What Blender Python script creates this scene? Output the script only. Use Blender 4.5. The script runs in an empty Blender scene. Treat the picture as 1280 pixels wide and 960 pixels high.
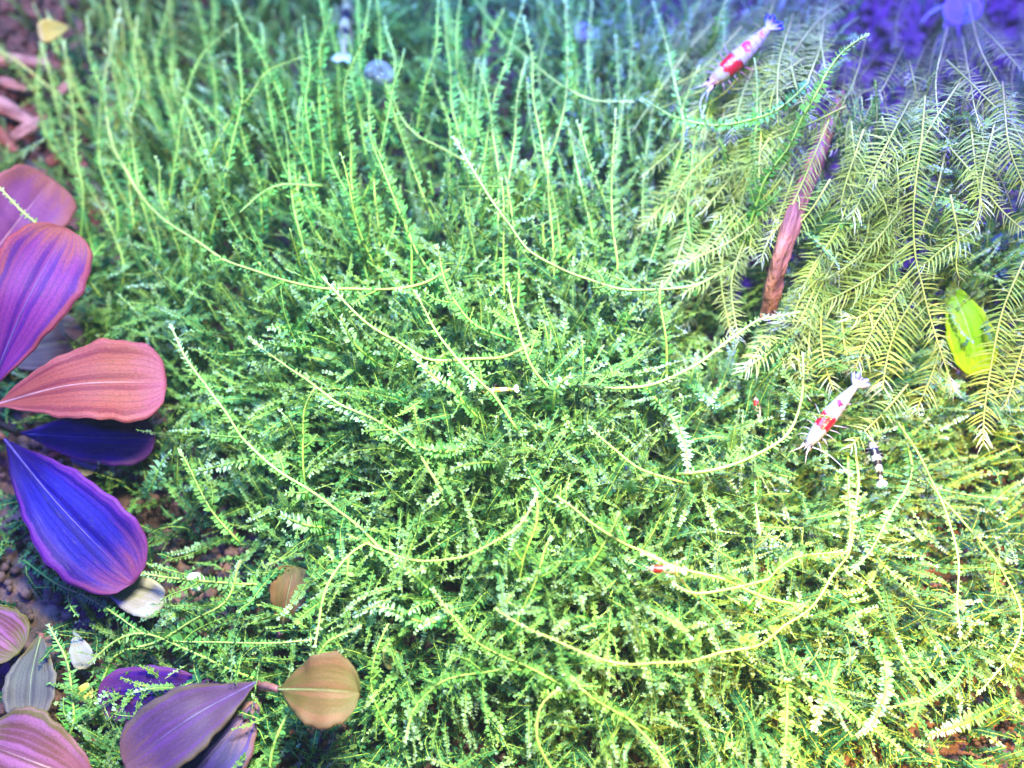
import bpy, math, random
import numpy as np
from mathutils import Vector, Matrix, Quaternion

R = math.radians
rng = np.random.default_rng(11)
random.seed(11)
SC = bpy.context.scene
COL = SC.collection

# ------------------------------------------------------------------ camera
PITCH, DIST, HFOV = R(67), 0.27, R(44)
TARGET = np.array([0.0, 0.0, 0.02])
FWD = np.array([0, math.cos(PITCH), -math.sin(PITCH)])
RIGHT = np.array([1.0, 0, 0])
UPV = np.cross(RIGHT, FWD)
CAM = TARGET - FWD * DIST
cd = bpy.data.cameras.new('camera')
co = bpy.data.objects.new('camera', cd)
COL.objects.link(co)
co.location = CAM
co.rotation_euler = (math.pi / 2 - PITCH, 0, 0)
cd.sensor_width = 36
cd.lens = 18 / math.tan(HFOV / 2)
cd.clip_start = 0.005
cd.clip_end = 20
cd.dof.use_dof = True
cd.dof.focus_distance = 0.257
cd.dof.aperture_fstop = 6.8
SC.camera = co

# ------------------------------------------------------------------ light
w = bpy.data.worlds.new('World')
SC.world = w
w.use_nodes = True
bg = w.node_tree.nodes['Background']
bg.inputs[0].default_value = (0.04, 0.24, 0.60, 1)
bg.inputs[1].default_value = 0.30


def area(name, loc, aim, sx, sy, watts, col):
    l = bpy.data.lights.new(name, 'AREA')
    l.shape = 'RECTANGLE'
    l.size, l.size_y = sx, sy
    l.energy = watts
    l.color = col
    o = bpy.data.objects.new(name, l)
    COL.objects.link(o)
    o.location = loc
    o.rotation_euler = (Vector(aim) - Vector(loc)).to_track_quat('-Z', 'Y').to_euler()
    return o


def spot(name, loc, aim, watts, col, deg, blend=1.0, rad=0.02):
    l = bpy.data.lights.new(name, 'SPOT')
    l.energy = watts
    l.color = col
    l.spot_size = R(deg)
    l.spot_blend = blend
    l.shadow_soft_size = rad
    o = bpy.data.objects.new(name, l)
    COL.objects.link(o)
    o.location = loc
    o.rotation_euler = (Vector(aim) - Vector(loc)).to_track_quat('-Z', 'Y').to_euler()
    return o


tl = area('tank_lamp', (0.06, 0.10, 0.42), (0.012, -0.072, 0), 0.12, 0.05, 0.70, (0.97, 1.0, 0.80))
tl.data.spread = R(48)
bl = area('back_lamp', (-0.12, 0.20, 0.36), (-0.045, 0.075, 0.0), 0.18, 0.04, 0.85, (0.13, 0.40, 1.0))
bl.data.spread = R(66)
spot('blue_lamp', (0.17, 0.26, 0.33), (0.115, 0.105, 0.02), 66.0, (0.06, 0.02, 1.0), 46)
spot('violet_lamp', (-0.24, -0.05, 0.30), (-0.125, -0.06, 0.0), 6.0, (0.05, 0.02, 1.0), 42)
spot('warm_lamp', (0.20, -0.17, 0.32), (0.125, -0.085, 0.0), 26.0, (1.0, 0.60, 0.20), 42)
spot('added_pink_fill', (-0.20, 0.10, 0.32), (-0.140, 0.085, 0.0), 7.0, (1.0, 0.40, 0.38), 40)  # added pink fill, warms the wood and soil at the back left

vs = SC.view_settings
vs.view_transform = 'Standard'
vs.look = 'None'
vs.exposure = 0.18
vs.gamma = 1
SC.cycles.use_denoising = True
SC.cycles.max_bounces = 5
SC.cycles.diffuse_bounces = 3
SC.cycles.transmission_bounces = 4
SC.cycles.transparent_max_bounces = 4
SC.cycles.sample_clamp_indirect = 4

# ------------------------------------------------------------------ pixel -> place
HALF = math.tan(HFOV / 2)


def ray(px, py):
    x = (px - 640) / 640 * HALF
    y = (480 - py) / 640 * HALF
    d = FWD + RIGHT * x + UPV * y
    return d / np.linalg.norm(d)


def at_z(px, py, z):
    d = ray(px, py)
    return CAM + d * ((z - CAM[2]) / d[2])


def G(px, py, sx, sy, a):
    p = at_z(px, py, 0.015)
    return (p[0], p[1], sx, sy, a)


# moss cushion and fern-moss clump, metres
BUMPS = [G(640, 520, 0.062, 0.058, 0.021), G(560, 160, 0.070, 0.055, 0.013), G(330, 330, 0.045, 0.05, 0.010),
         G(820, 760, 0.05, 0.035, 0.008), G(1120, 270, 0.038, 0.040, 0.026), G(960, 170, 0.028, 0.034, 0.012),
         G(1270, 260, 0.034, 0.055, 0.013), G(1120, 40, 0.06, 0.05, 0.010)]


def canopy(x, y):
    z = 0.003
    for bx, by, sx, sy, a in BUMPS:
        z = z + a * np.exp(-((x - bx) / sx) ** 2 - ((y - by) / sy) ** 2)
    return z


def on_canopy(px, py, off=0.0):
    z = 0.02
    for _ in range(14):
        p = at_z(px, py, z)
        z = 0.5 * z + 0.5 * (canopy(p[0], p[1]) + off)
    return at_z(px, py, z)


def pxdir(px, py, dx, dy):
    """world ground direction of an image direction"""
    a, b = at_z(px, py, 0.015), at_z(px + dx, py + dy, 0.015)
    v = b - a
    return v / (np.linalg.norm(v) + 1e-9)


# ------------------------------------------------------------------ object helpers
def obj(name, me, mat, parent=None, kind=None):
    o = bpy.data.objects.new(name, me)
    COL.objects.link(o)
    if mat is not None and not me.materials:
        me.materials.append(mat)
    if parent is not None:
        o.parent = parent
    if kind:
        o['kind'] = kind
    return o


def tag(o, label, cat, group=None):
    o['label'] = label
    o['category'] = cat
    if group:
        o['group'] = group
    return o


def thing(name, label, cat, loc=(0, 0, 0), group=None):
    o = bpy.data.objects.new(name, None)
    o.empty_display_size = 0.005
    COL.objects.link(o)
    o.location = loc
    return tag(o, label, cat, group)


class MB:
    """collects arrays of verts / faces / colours"""
    def __init__(self):
        self.v, self.f, self.c, self.n, self.uv = [], [], [], 0, []

    def add(self, v, f, c):
        v = np.asarray(v, float)
        c = np.broadcast_to(np.asarray(c, float), (len(v), 3))
        self.v.append(v)
        self.c.append(c)
        for q in (f if isinstance(f, list) else [f]):
            self.f.append(np.asarray(q, int) + self.n)
        self.n += len(v)

    def mesh(self, name, smooth=True, origin=None):
        v = np.concatenate(self.v)
        if origin is not None:
            v = v - np.asarray(origin)
        c = np.concatenate(self.c)
        me = bpy.data.meshes.new(name)
        loops = np.concatenate([f.ravel() for f in self.f])
        tot = np.concatenate([np.full(len(f), f.shape[1]) for f in self.f])
        start = np.concatenate([[0], np.cumsum(tot)[:-1]])
        me.vertices.add(len(v))
        me.vertices.foreach_set('co', v.ravel().astype(np.float32))
        me.loops.add(len(loops))
        me.loops.foreach_set('vertex_index', loops.astype(np.int32))
        me.polygons.add(len(tot))
        me.polygons.foreach_set('loop_start', start.astype(np.int32))
        me.polygons.foreach_set('loop_total', tot.astype(np.int32))
        me.update(calc_edges=True)
        a = me.color_attributes.new('col', 'FLOAT_COLOR', 'POINT')
        a.data.foreach_set('color', np.concatenate([c, np.ones((len(c), 1))], 1).ravel().astype(np.float32))
        if smooth:
            me.polygons.foreach_set('use_smooth', np.ones(len(tot), bool))
        return me


def catmull(p, n):
    p = np.asarray(p, float)
    if len(p) == 2:
        t = np.linspace(0, 1, n)[:, None]
        return p[0] * (1 - t) + p[1] * t
    q = np.vstack([2 * p[0] - p[1], p, 2 * p[-1] - p[-2]])
    seg = np.linalg.norm(np.diff(p, axis=0), axis=1)
    cum = np.concatenate([[0], np.cumsum(seg)])
    out = []
    for s in np.linspace(0, cum[-1], n):
        i = min(np.searchsorted(cum, s, 'right') - 1, len(seg) - 1)
        t = (s - cum[i]) / seg[i]
        a, b, c, d = q[i:i + 4]
        out.append(0.5 * (2 * b + (c - a) * t + (2 * a - 5 * b + 4 * c - d) * t * t + (3 * b - a - 3 * c + d) * t ** 3))
    return np.array(out)


def nrm(v):
    return v / (np.linalg.norm(v, axis=-1, keepdims=True) + 1e-12)


def frames(P, up=(0, 0, 1), roll=0.0):
    T = nrm(np.gradient(P, axis=0))
    S = nrm(np.cross(T, np.asarray(up, float)))
    N = nrm(np.cross(S, T))
    c, s = math.cos(roll), math.sin(roll)
    return T, S * c + N * s, N * c - S * s


def tube(mb, P, r, col, sides=4, up=(0, 0, 1)):
    P = np.asarray(P, float)
    n = len(P)
    T, S, N = frames(P, up)
    r = np.broadcast_to(r, n)
    a = np.arange(sides) * 2 * math.pi / sides
    V = P[:, None] + r[:, None, None] * (np.cos(a)[None, :, None] * S[:, None] + np.sin(a)[None, :, None] * N[:, None])
    i = np.arange(n - 1)[:, None] * sides
    j = np.arange(sides)[None]
    k = (j + 1) % sides
    F = np.stack([i + j, i + k, i + sides + k, i + sides + j], -1).reshape(-1, 4)
    col = np.asarray(col, float)
    C = np.repeat(col, sides, 0) if col.ndim == 2 else col
    mb.add(V.reshape(-1, 3), [F, np.array([list(range(sides))[::-1]]), np.array([[(n - 1) * sides + q for q in range(sides)]])], C)


def leaves(mb, B, D, W, N, L, Wd, C, shape=4, cup=0.25):
    """small leaves: B base, D direction, W width direction, N normal"""
    L = L[:, None]
    Wd = Wd[:, None]
    n = len(B)
    if shape == 4:
        V = np.stack([B, B + D * L * .45 - W * Wd * .5 + N * L * .08, B + D * L - N * L * cup * .5,
                      B + D * L * .45 + W * Wd * .5 + N * L * .08], 1)
    elif shape == 6:
        V = np.stack([B, B + D * L * .25 - W * Wd * .45 + N * L * .08, B + D * L * .68 - W * Wd * .42 + N * L * .02,
                      B + D * L - N * L * cup * .6, B + D * L * .68 + W * Wd * .42 + N * L * .02,
                      B + D * L * .25 + W * Wd * .45 + N * L * .08], 1)
    F = np.arange(n)[:, None] * shape + np.arange(shape)[None]
    Cc = np.repeat(C[:, None], shape, 1).copy()
    Cc[:, 0] *= 0.8
    mb.add(V.reshape(-1, 3), F, Cc.reshape(-1, 3))


# ------------------------------------------------------------------ materials
def new_mat(name):
    m = bpy.data.materials.new(name)
    m.use_nodes = True
    nt = m.node_tree
    return m, nt, nt.nodes['Principled BSDF'], nt.nodes['Material Output']


def nd(nt, typ, **kw):
    n = nt.nodes.new(typ)
    for k, v in kw.items():
        setattr(n, k, v)
    return n


def plant_mat(name, trans=0.3, rough=0.45, var=0.35, spec=0.15):
    m, nt, b, out = new_mat(name)
    a = nd(nt, 'ShaderNodeAttribute', attribute_name='col')
    oi = nd(nt, 'ShaderNodeObjectInfo')
    tc = nd(nt, 'ShaderNodeNewGeometry')
    nz = nd(nt, 'ShaderNodeTexNoise')
    nz.inputs['Scale'].default_value = 90
    nt.links.new(tc.outputs['Position'], nz.inputs['Vector'])
    mr = nd(nt, 'ShaderNodeMapRange')
    mr.inputs[1].default_value, mr.inputs[2].default_value = 0.3, 0.7
    mr.inputs[3].default_value, mr.inputs[4].default_value = 1 - var, 1 + var
    nt.links.new(nz.outputs[0], mr.inputs[0])
    hs = nd(nt, 'ShaderNodeHueSaturation')
    mh = nd(nt, 'ShaderNodeMapRange')
    mh.inputs[3].default_value, mh.inputs[4].default_value = 0.485, 0.515
    nt.links.new(oi.outputs['Random'], mh.inputs[0])
    nt.links.new(mh.outputs[0], hs.inputs['Hue'])
    nt.links.new(mr.outputs[0], hs.inputs['Value'])
    nt.links.new(a.outputs['Color'], hs.inputs['Color'])
    nt.links.new(hs.outputs[0], b.inputs['Base Color'])
    b.inputs['Roughness'].default_value = rough
    b.inputs['Specular IOR Level'].default_value = spec
    t = nd(nt, 'ShaderNodeBsdfTranslucent')
    nt.links.new(hs.outputs[0], t.inputs[0])
    mx = nd(nt, 'ShaderNodeMixShader')
    mx.inputs[0].default_value = trans
    nt.links.new(b.outputs[0], mx.inputs[1])
    nt.links.new(t.outputs[0], mx.inputs[2])
    nt.links.new(mx.outputs[0], out.inputs[0])
    return m


M_LEAF = plant_mat('moss_leaf', 0.24)
M_STEM = plant_mat('moss_stem', 0.15, 0.5)
M_FERN = plant_mat('fern_moss_leaf', 0.25, 0.4)


def soil_mat():
    m, nt, b, out = new_mat('aquarium_soil')
    tc = nd(nt, 'ShaderNodeNewGeometry')
    n1 = nd(nt, 'ShaderNodeTexNoise')
    n1.inputs['Scale'].default_value = 260
    n1.inputs['Detail'].default_value = 4
    nt.links.new(tc.outputs['Position'], n1.inputs['Vector'])
    r = nd(nt, 'ShaderNodeValToRGB')
    r.color_ramp.elements[0].position, r.color_ramp.elements[0].color = 0.3, (0.012, 0.007, 0.009, 1)
    r.color_ramp.elements[1].position, r.color_ramp.elements[1].color = 0.7, (0.20, 0.10, 0.075, 1)
    nt.links.new(n1.outputs[0], r.inputs[0])
    nt.links.new(r.outputs[0], b.inputs['Base Color'])
    b.inputs['Roughness'].default_value = 0.85
    n2 = nd(nt, 'ShaderNodeTexNoise')
    n2.inputs['Scale'].default_value = 1500
    nt.links.new(tc.outputs['Position'], n2.inputs['Vector'])
    bp = nd(nt, 'ShaderNodeBump')
    bp.inputs['Distance'].default_value = 0.0004
    nt.links.new(n2.outputs[0], bp.inputs['Height'])
    nt.links.new(bp.outputs[0], b.inputs['Normal'])
    return m


M_SOIL = soil_mat()


def wood_mat(name, dark, light, sc=1.0):
    m, nt, b, out = new_mat(name)
    tc = nd(nt, 'ShaderNodeTexCoord')
    mp = nd(nt, 'ShaderNodeMapping')
    mp.inputs['Scale'].default_value = (110 * sc, 700 * sc, 700 * sc)
    nt.links.new(tc.outputs['Object'], mp.inputs[0])
    n1 = nd(nt, 'ShaderNodeTexNoise')
    n1.inputs['Scale'].default_value = 1.0
    n1.inputs['Detail'].default_value = 6
    nt.links.new(mp.outputs[0], n1.inputs['Vector'])
    r = nd(nt, 'ShaderNodeValToRGB')
    r.color_ramp.elements[0].position, r.color_ramp.elements[0].color = 0.35, (*dark, 1)
    r.color_ramp.elements[1].position, r.color_ramp.elements[1].color = 0.66, (*light, 1)
    nt.links.new(n1.outputs[0], r.inputs[0])
    nt.links.new(r.outputs[0], b.inputs['Base Color'])
    b.inputs['Roughness'].default_value = 0.7
    bp = nd(nt, 'ShaderNodeBump')
    bp.inputs['Distance'].default_value = 0.0012
    nt.links.new(n1.outputs[0], bp.inputs['Height'])
    nt.links.new(bp.outputs[0], b.inputs['Normal'])
    return m


def col_mat(name, rough=0.4, trans=0.0, coat=0.0, alpha=1.0, sss=0.0):
    m, nt, b, out = new_mat(name)
    a = nd(nt, 'ShaderNodeAttribute', attribute_name='col')
    nt.links.new(a.outputs['Color'], b.inputs['Base Color'])
    b.inputs['Roughness'].default_value = rough
    b.inputs['Coat Weight'].default_value = coat
    b.inputs['Alpha'].default_value = alpha
    if sss:
        b.inputs['Subsurface Weight'].default_value = sss
        b.inputs['Subsurface Scale'].default_value = 0.0006
    return m


def broad_leaf_mat(name, center, edge, tip, vein, base=None, rough=0.5, veins=True):
    """broad leaf: UV.x runs base to tip, UV.y across (0.5 = midrib)"""
    m, nt, b, out = new_mat(name)
    L = nt.links.new
    uv = nd(nt, 'ShaderNodeUVMap')
    sx = nd(nt, 'ShaderNodeSeparateXYZ')
    L(uv.outputs[0], sx.inputs[0])

    def mth(op, a, b_=None, c=None):
        n = nd(nt, 'ShaderNodeMath', operation=op)
        for i, q in enumerate((a, b_, c)):
            if q is None:
                continue
            if isinstance(q, (int, float)):
                n.inputs[i].default_value = q
            else:
                L(q, n.inputs[i])
        return n.outputs[0]

    def sstep(x, lo, hi):
        n = nd(nt, 'ShaderNodeMapRange', interpolation_type='SMOOTHSTEP')
        n.inputs[1].default_value, n.inputs[2].default_value = lo, hi
        L(x, n.inputs[0])
        return n.outputs[0]

    def mix(f, a, b_):
        n = nd(nt, 'ShaderNodeMix', data_type='RGBA')
        L(f, n.inputs[0])
        for i, q in ((6, a), (7, b_)):
            if isinstance(q, tuple):
                n.inputs[i].default_value = (*q, 1)
            else:
                L(q, n.inputs[i])
        return n.outputs[2]

    nz = nd(nt, 'ShaderNodeTexNoise')
    nz.inputs['Scale'].default_value = 4.5
    nz.inputs['Detail'].default_value = 5
    mp = nd(nt, 'ShaderNodeMapping')
    mp.inputs['Scale'].default_value = (1.2, 2.2, 1)
    oi = nd(nt, 'ShaderNodeObjectInfo')
    L(uv.outputs[0], mp.inputs[0])
    cmb = nd(nt, 'ShaderNodeCombineXYZ')
    L(oi.outputs['Random'], cmb.inputs[0])
    L(oi.outputs['Random'], cmb.inputs[1])
    sc = nd(nt, 'ShaderNodeVectorMath', operation='SCALE')
    sc.inputs['Scale'].default_value = 30
    L(cmb.outputs[0], sc.inputs[0])
    ad = nd(nt, 'ShaderNodeVectorMath', operation='ADD')
    L(mp.outputs[0], ad.inputs[0])
    L(sc.outputs[0], ad.inputs[1])
    L(ad.outputs[0], nz.inputs['Vector'])
    nn = mth('MULTIPLY_ADD', nz.outputs[0], 1.0, -0.5)
    v = mth('MULTIPLY_ADD', sx.outputs[1], 2.0, -1.0)
    av = mth('ABSOLUTE', v)
    avn = mth('MULTIPLY_ADD', nn, 0.35, av)
    un = mth('MULTIPLY_ADD', nn, 0.4, sx.outputs[0])
    c = mix(sstep(avn, 0.5, 1.02), center, edge)
    if base:
        c = mix(sstep(un, 0.5, 0.05), c, base)
    c = mix(sstep(un, 0.72, 1.02), c, tip)
    if veins:
        # arching side veins follow lines of equal v
        wav = mth('SINE', mth('MULTIPLY', mth('MULTIPLY_ADD', nn, 0.16, av), 10.5))
        vm = mth('MULTIPLY', sstep(wav, 0.55, 1.0), 0.75)
        vm = mth('MULTIPLY', vm, sstep(sx.outputs[0], 1.0, 0.75))
        c = mix(vm, c, vein)
        wv2 = mth('SINE', mth('MULTIPLY', mth('MULTIPLY_ADD', nn, 0.10, v), 41.0))
        c = mix(mth('MULTIPLY', sstep(wv2, 0.3, 1.0), 0.38), c, vein)
    # fine speckle
    n2 = nd(nt, 'ShaderNodeTexNoise')
    n2.inputs['Scale'].default_value = 60
    n2.inputs['Detail'].default_value = 3
    L(uv.outputs[0], n2.inputs['Vector'])
    hs = nd(nt, 'ShaderNodeHueSaturation')
    L(c, hs.inputs['Color'])
    L(mth('MULTIPLY_ADD', n2.outputs[0], 0.9, 0.28), hs.inputs['Value'])
    hs.inputs['Saturation'].default_value = 1.1
    vo = nd(nt, 'ShaderNodeTexNoise')
    vo.inputs['Scale'].default_value = 13
    vo.inputs['Detail'].default_value = 8
    vo.inputs['Roughness'].default_value = .75
    L(ad.outputs[0], vo.inputs['Vector'])
    film = mix(mth('MULTIPLY', sstep(vo.outputs[0], .54, .72), .45), hs.outputs[0], (.16, .12, .05))
    film = mix(mth('MULTIPLY', sstep(vo.outputs[0], .40, .28), .5), film, vein)
    L(film, b.inputs['Base Color'])
    b.inputs['Roughness'].default_value = rough
    b.inputs['Specular IOR Level'].default_value = 0.14
    bp = nd(nt, 'ShaderNodeBump')
    bp.inputs['Distance'].default_value = 0.0003
    bp.inputs['Strength'].default_value = 0.3
    n3 = nd(nt, 'ShaderNodeTexNoise')
    n3.inputs['Scale'].default_value = 1.0
    n3.inputs['Detail'].default_value = 4
    mp2 = nd(nt, 'ShaderNodeMapping')
    mp2.inputs['Scale'].default_value = (6, 24, 1)
    L(uv.outputs[0], mp2.inputs[0])
    L(mp2.outputs[0], n3.inputs['Vector'])
    L(n3.outputs[0], bp.inputs['Height'])
    L(bp.outputs[0], b.inputs['Normal'])
    t = nd(nt, 'ShaderNodeBsdfTranslucent')
    L(film, t.inputs[0])
    mx = nd(nt, 'ShaderNodeMixShader')
    mx.inputs[0].default_value = 0.12
    L(b.outputs[0], mx.inputs[1])
    L(t.outputs[0], mx.inputs[2])
    L(mx.outputs[0], out.inputs[0])
    return m


# ------------------------------------------------------------------ setting: soil
def soil_z(x, y):
    return 0.0012 * np.sin(x * 90 + 1) * np.cos(y * 70) + 0.0008 * np.sin(x * 210 + y * 170)


n = 120
gx, gy = np.meshgrid(np.linspace(-0.30, 0.30, n), np.linspace(-0.20, 0.36, n))
V = np.stack([gx, gy, soil_z(gx, gy) - 0.001], -1).reshape(-1, 3)
i, j = np.meshgrid(np.arange(n - 1), np.arange(n - 1))
q = (j * n + i).ravel()
mb = MB()
mb.add(V, np.stack([q, q + 1, q + n + 1, q + n], -1), (1, 1, 1))
g = obj('ground', mb.mesh('ground'), M_SOIL)
g['kind'] = 'structure'

ICO_T = (1 + 5 ** .5) / 2
IV = nrm(np.array([(-1, ICO_T, 0), (1, ICO_T, 0), (-1, -ICO_T, 0), (1, -ICO_T, 0), (0, -1, ICO_T), (0, 1, ICO_T), (0, -1, -ICO_T),
                   (0, 1, -ICO_T), (ICO_T, 0, -1), (ICO_T, 0, 1), (-ICO_T, 0, -1), (-ICO_T, 0, 1)], float))
IF = np.array([(0, 11, 5), (0, 5, 1), (0, 1, 7), (0, 7, 10), (0, 10, 11), (1, 5, 9), (5, 11, 4), (11, 10, 2), (10, 7, 6), (7, 1, 8),
               (3, 9, 4), (3, 4, 2), (3, 2, 6), (3, 6, 8), (3, 8, 9), (4, 9, 5), (2, 4, 11), (6, 2, 10), (8, 6, 7), (9, 8, 1)])


def granules(n, name):
    x = rng.uniform(-0.15, 0.15, n)
    y = rng.uniform(-0.105, 0.17, n)
    r = 0.0004 + 0.0014 * rng.random(n) ** 2.2
    z = soil_z(x, y) + r * 0.3
    V = IV[None] * rng.uniform(.75, 1.2, (n, 12, 1)) * r[:, None, None] * np.array([1, 1, .8]) + np.stack([x, y, z], -1)[:, None]
    F = (np.arange(n)[:, None, None] * 12 + IF[None]).reshape(-1, 3)
    mb = MB()
    mb.add(V.reshape(-1, 3), F, (1, 1, 1))
    return obj(name, mb.mesh(name), M_SOIL)


s = granules(20000, 'soil_granules')
s['kind'] = 'stuff'
tag(s, 'reddish brown soil grains covering the tank floor', 'soil')

# ------------------------------------------------------------------ moss
GREEN = np.array([0.10, 0.32, 0.065])
DEEP = np.array([0.024, 0.12, 0.06])
LIME = np.array([0.27, 0.47, 0.085])
PALE = np.array([0.50, 0.74, 0.50])
YSTEM = np.array([0.48, 0.60, 0.14])
STEMG = np.array([0.32, 0.48, 0.08])


def comb(mb_leaf, P, spacing, L, W, col0, col1, roll=0.0, ang=(60, 85), ranks=2, shape=4, taper=0.5, palefrom=0.75, pale=PALE,
         skip=0.05, up=(0, 0, 1)):
    """leaflets in ranks along the curve P (base to tip)"""
    seg = np.linalg.norm(np.diff(P, axis=0), axis=1)
    cum = np.concatenate([[0], np.cumsum(seg)])
    n = max(3, int(cum[-1] / spacing))
    s = (np.arange(n) + rng.uniform(-.25, .25, n)) / n * cum[-1]
    s = np.clip(s, 0, cum[-1])
    Q = np.stack([np.interp(s, cum, P[:, k]) for k in range(3)], -1)
    T, S, N = frames(P, up, roll)
    Ti, Si, Ni = (nrm(np.stack([np.interp(s, cum, A[:, k]) for k in range(3)], -1)) for A in (T, S, N))
    t = s / cum[-1]
    for k in range(ranks):
        a = 2 * math.pi * k / ranks + rng.normal(0, .3, n)
        side = nrm(np.cos(a)[:, None] * Si + np.sin(a)[:, None] * Ni)
        nn = np.cross(Ti, side) * (1 if k % 2 == 0 else -1)
        th = np.radians(rng.uniform(ang[0], ang[1], n)) * (1 - 0.55 * np.clip((t - .8) / .2, 0, 1))
        D = np.cos(th)[:, None] * Ti + np.sin(th)[:, None] * side
        D = nrm(D + nn * rng.normal(0, .28, n)[:, None])
        Wv = nrm(np.cross(D, nn))
        prof = (1 - taper * np.clip((t - .6) / .4, 0, 1)) * rng.uniform(.75, 1.2, n)
        keep = rng.random(n) > skip
        c = col0[None] * (1 - t[:, None]) + col1[None] * t[:, None]
        f = (np.clip((t - palefrom) / max(1 - palefrom, .05), 0, 1) * (palefrom < 1))[:, None] ** 1.3
        c = c * (1 - f) + pale[None] * f
        c = c * rng.uniform(.7, 1.3, (n, 1))
        leaves(mb_leaf, Q[keep], D[keep], Wv[keep], nn[keep], (L * prof)[keep], (W * prof)[keep], c[keep], shape)


def arc(base, up_dir, lean_dir, length, bend, n=12, wig=0.0):
    t = np.linspace(0, 1, n)[:, None]
    d = nrm(np.asarray(up_dir) * (1 - bend * t) + np.asarray(lean_dir) * bend * t * 1.2)
    step = length / (n - 1)
    P = np.asarray(base) + np.vstack([np.zeros(3), np.cumsum(d[:-1] * step, axis=0)])
    if wig:
        ph = rng.uniform(0, 6, 3)
        P = P + wig * length * t * np.sin(t * 5 + ph)
    return P


def stem_cols(n, a, b):
    t = np.linspace(0, 1, n)[:, None]
    return a * (1 - t) + b * t


# ---- dense cushion (nobody could count these shoots)
CX, CY = 690, 590


def flow(px, py):
    d = np.array([px - CX, (py - CY) * 1.0])
    L = np.hypot(*d) + 1e-6
    d = d / L
    if py < 320:
        k = (320 - py) / 320
        d = d * (1 - .6 * k) + np.array([0.0, -1.0]) * .6 * k
    return d


def density(px, py):
    """how much cushion moss grows at a pixel of the ground"""
    p = 1.0
    if px < 130 and py < 440:
        p *= 0.16
    if px < 330 and py > 470:
        p *= 0.24 if px > 180 else 0.12
    if px > 1120 and py > 560:
        p *= 0.45 if py < 800 else 0.3
    if py > 850:
        p *= 0.6
    if py < 330:
        p *= 0.72
    if 330 <= px < 430 and py > 640:
        p *= 0.4
    if px > 1000 and py < 170:
        p *= 0.10
    if px > 860 and py < 480:
        p *= 0.6
    return p


def cushion(n, tufted, name, label, zlo, zhi, lens, fat):
    ml, ms = MB(), MB()
    k = 0
    while k < n:
        if k % 15 == 0 or k > tufted:      # a new tuft: its shoots share a place, a height and a lean
            while True:
                tx, ty = rng.uniform(-60, 1340), rng.uniform(-90, 1050)
                if rng.random() < density(tx, ty):
                    break
            toff, trad, tang = rng.uniform(zlo, zhi), rng.uniform(14, 40), rng.normal(0, .7)
            tlen, tcol = rng.uniform(*lens), rng.random()
        k += 1
        px, py = tx + rng.normal(0, trad), ty + rng.normal(0, trad)
        off = toff + rng.uniform(-.004, .002)
        b = on_canopy(px, py, off)
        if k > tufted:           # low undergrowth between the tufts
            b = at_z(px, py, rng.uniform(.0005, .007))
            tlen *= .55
        b[2] = max(b[2], 0.0005)
        fd = flow(px, py)
        near = math.exp(-((px - CX) ** 2 + (py - CY) ** 2) / 200 ** 2)
        ang = tang + rng.normal(0, .5 + 2.2 * near)
        c, s_ = math.cos(ang), math.sin(ang)
        lean = pxdir(px, py, *(np.array([fd[0] * c - fd[1] * s_, fd[0] * s_ + fd[1] * c]) * 20))
        up = nrm(np.array([0, 0, 1.0]) + lean * rng.uniform(.4, 1.9) + rng.normal(0, .25, 3))
        ln = tlen * rng.uniform(.6, 1.2)
        P = arc(b, up, lean + np.array([0, 0, rng.uniform(-.35, .15)]), ln, rng.uniform(.5, 1.0), 9, .05)
        d = np.clip(tcol + rng.normal(0, .2), 0, 1)
        c0 = DEEP * (1 - d * .4) + GREEN * d * .4  # shoot bases: older leaves, darkened further for shade between the shoots
        c1 = GREEN * (1 - d * .6) + LIME * d * .6
        if k > tufted:           # old growth low down, coloured darker to deepen the shade in the gaps
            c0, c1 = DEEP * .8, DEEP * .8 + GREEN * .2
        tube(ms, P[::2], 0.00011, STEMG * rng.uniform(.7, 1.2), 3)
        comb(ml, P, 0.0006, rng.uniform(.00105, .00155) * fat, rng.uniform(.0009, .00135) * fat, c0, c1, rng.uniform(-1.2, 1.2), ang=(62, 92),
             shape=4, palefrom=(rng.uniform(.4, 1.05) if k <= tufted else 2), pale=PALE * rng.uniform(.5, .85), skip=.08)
    root = thing(name, label, 'moss')
    root['kind'] = 'stuff'
    obj('leaves', ml.mesh('cushion_leaves'), M_LEAF, root, 'stuff')
    obj('stems', ms.mesh('cushion_stems'), M_STEM, root, 'stuff')


cushion(14500, 8600, 'moss_cushion', 'dense green moss cushion spread across the tank floor', -0.015, -0.001, (.010, .020), .76)

# ---- traced stems: pixels from base to tip
MG_RUN = 'thin yellow runners weaving over the cushion'
MG_TALL = 'tall stems rising at the back of the cushion'
MG_FEATH = 'feathery shoots lying on the cushion'
LB_RUN = 'thin yellow green moss runner weaving over the cushion'
LB_TALL = 'tall slender moss stem rising at the back of the cushion'
LB_FEATH = 'feathery pale green moss shoot lying on the cushion'

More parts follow.
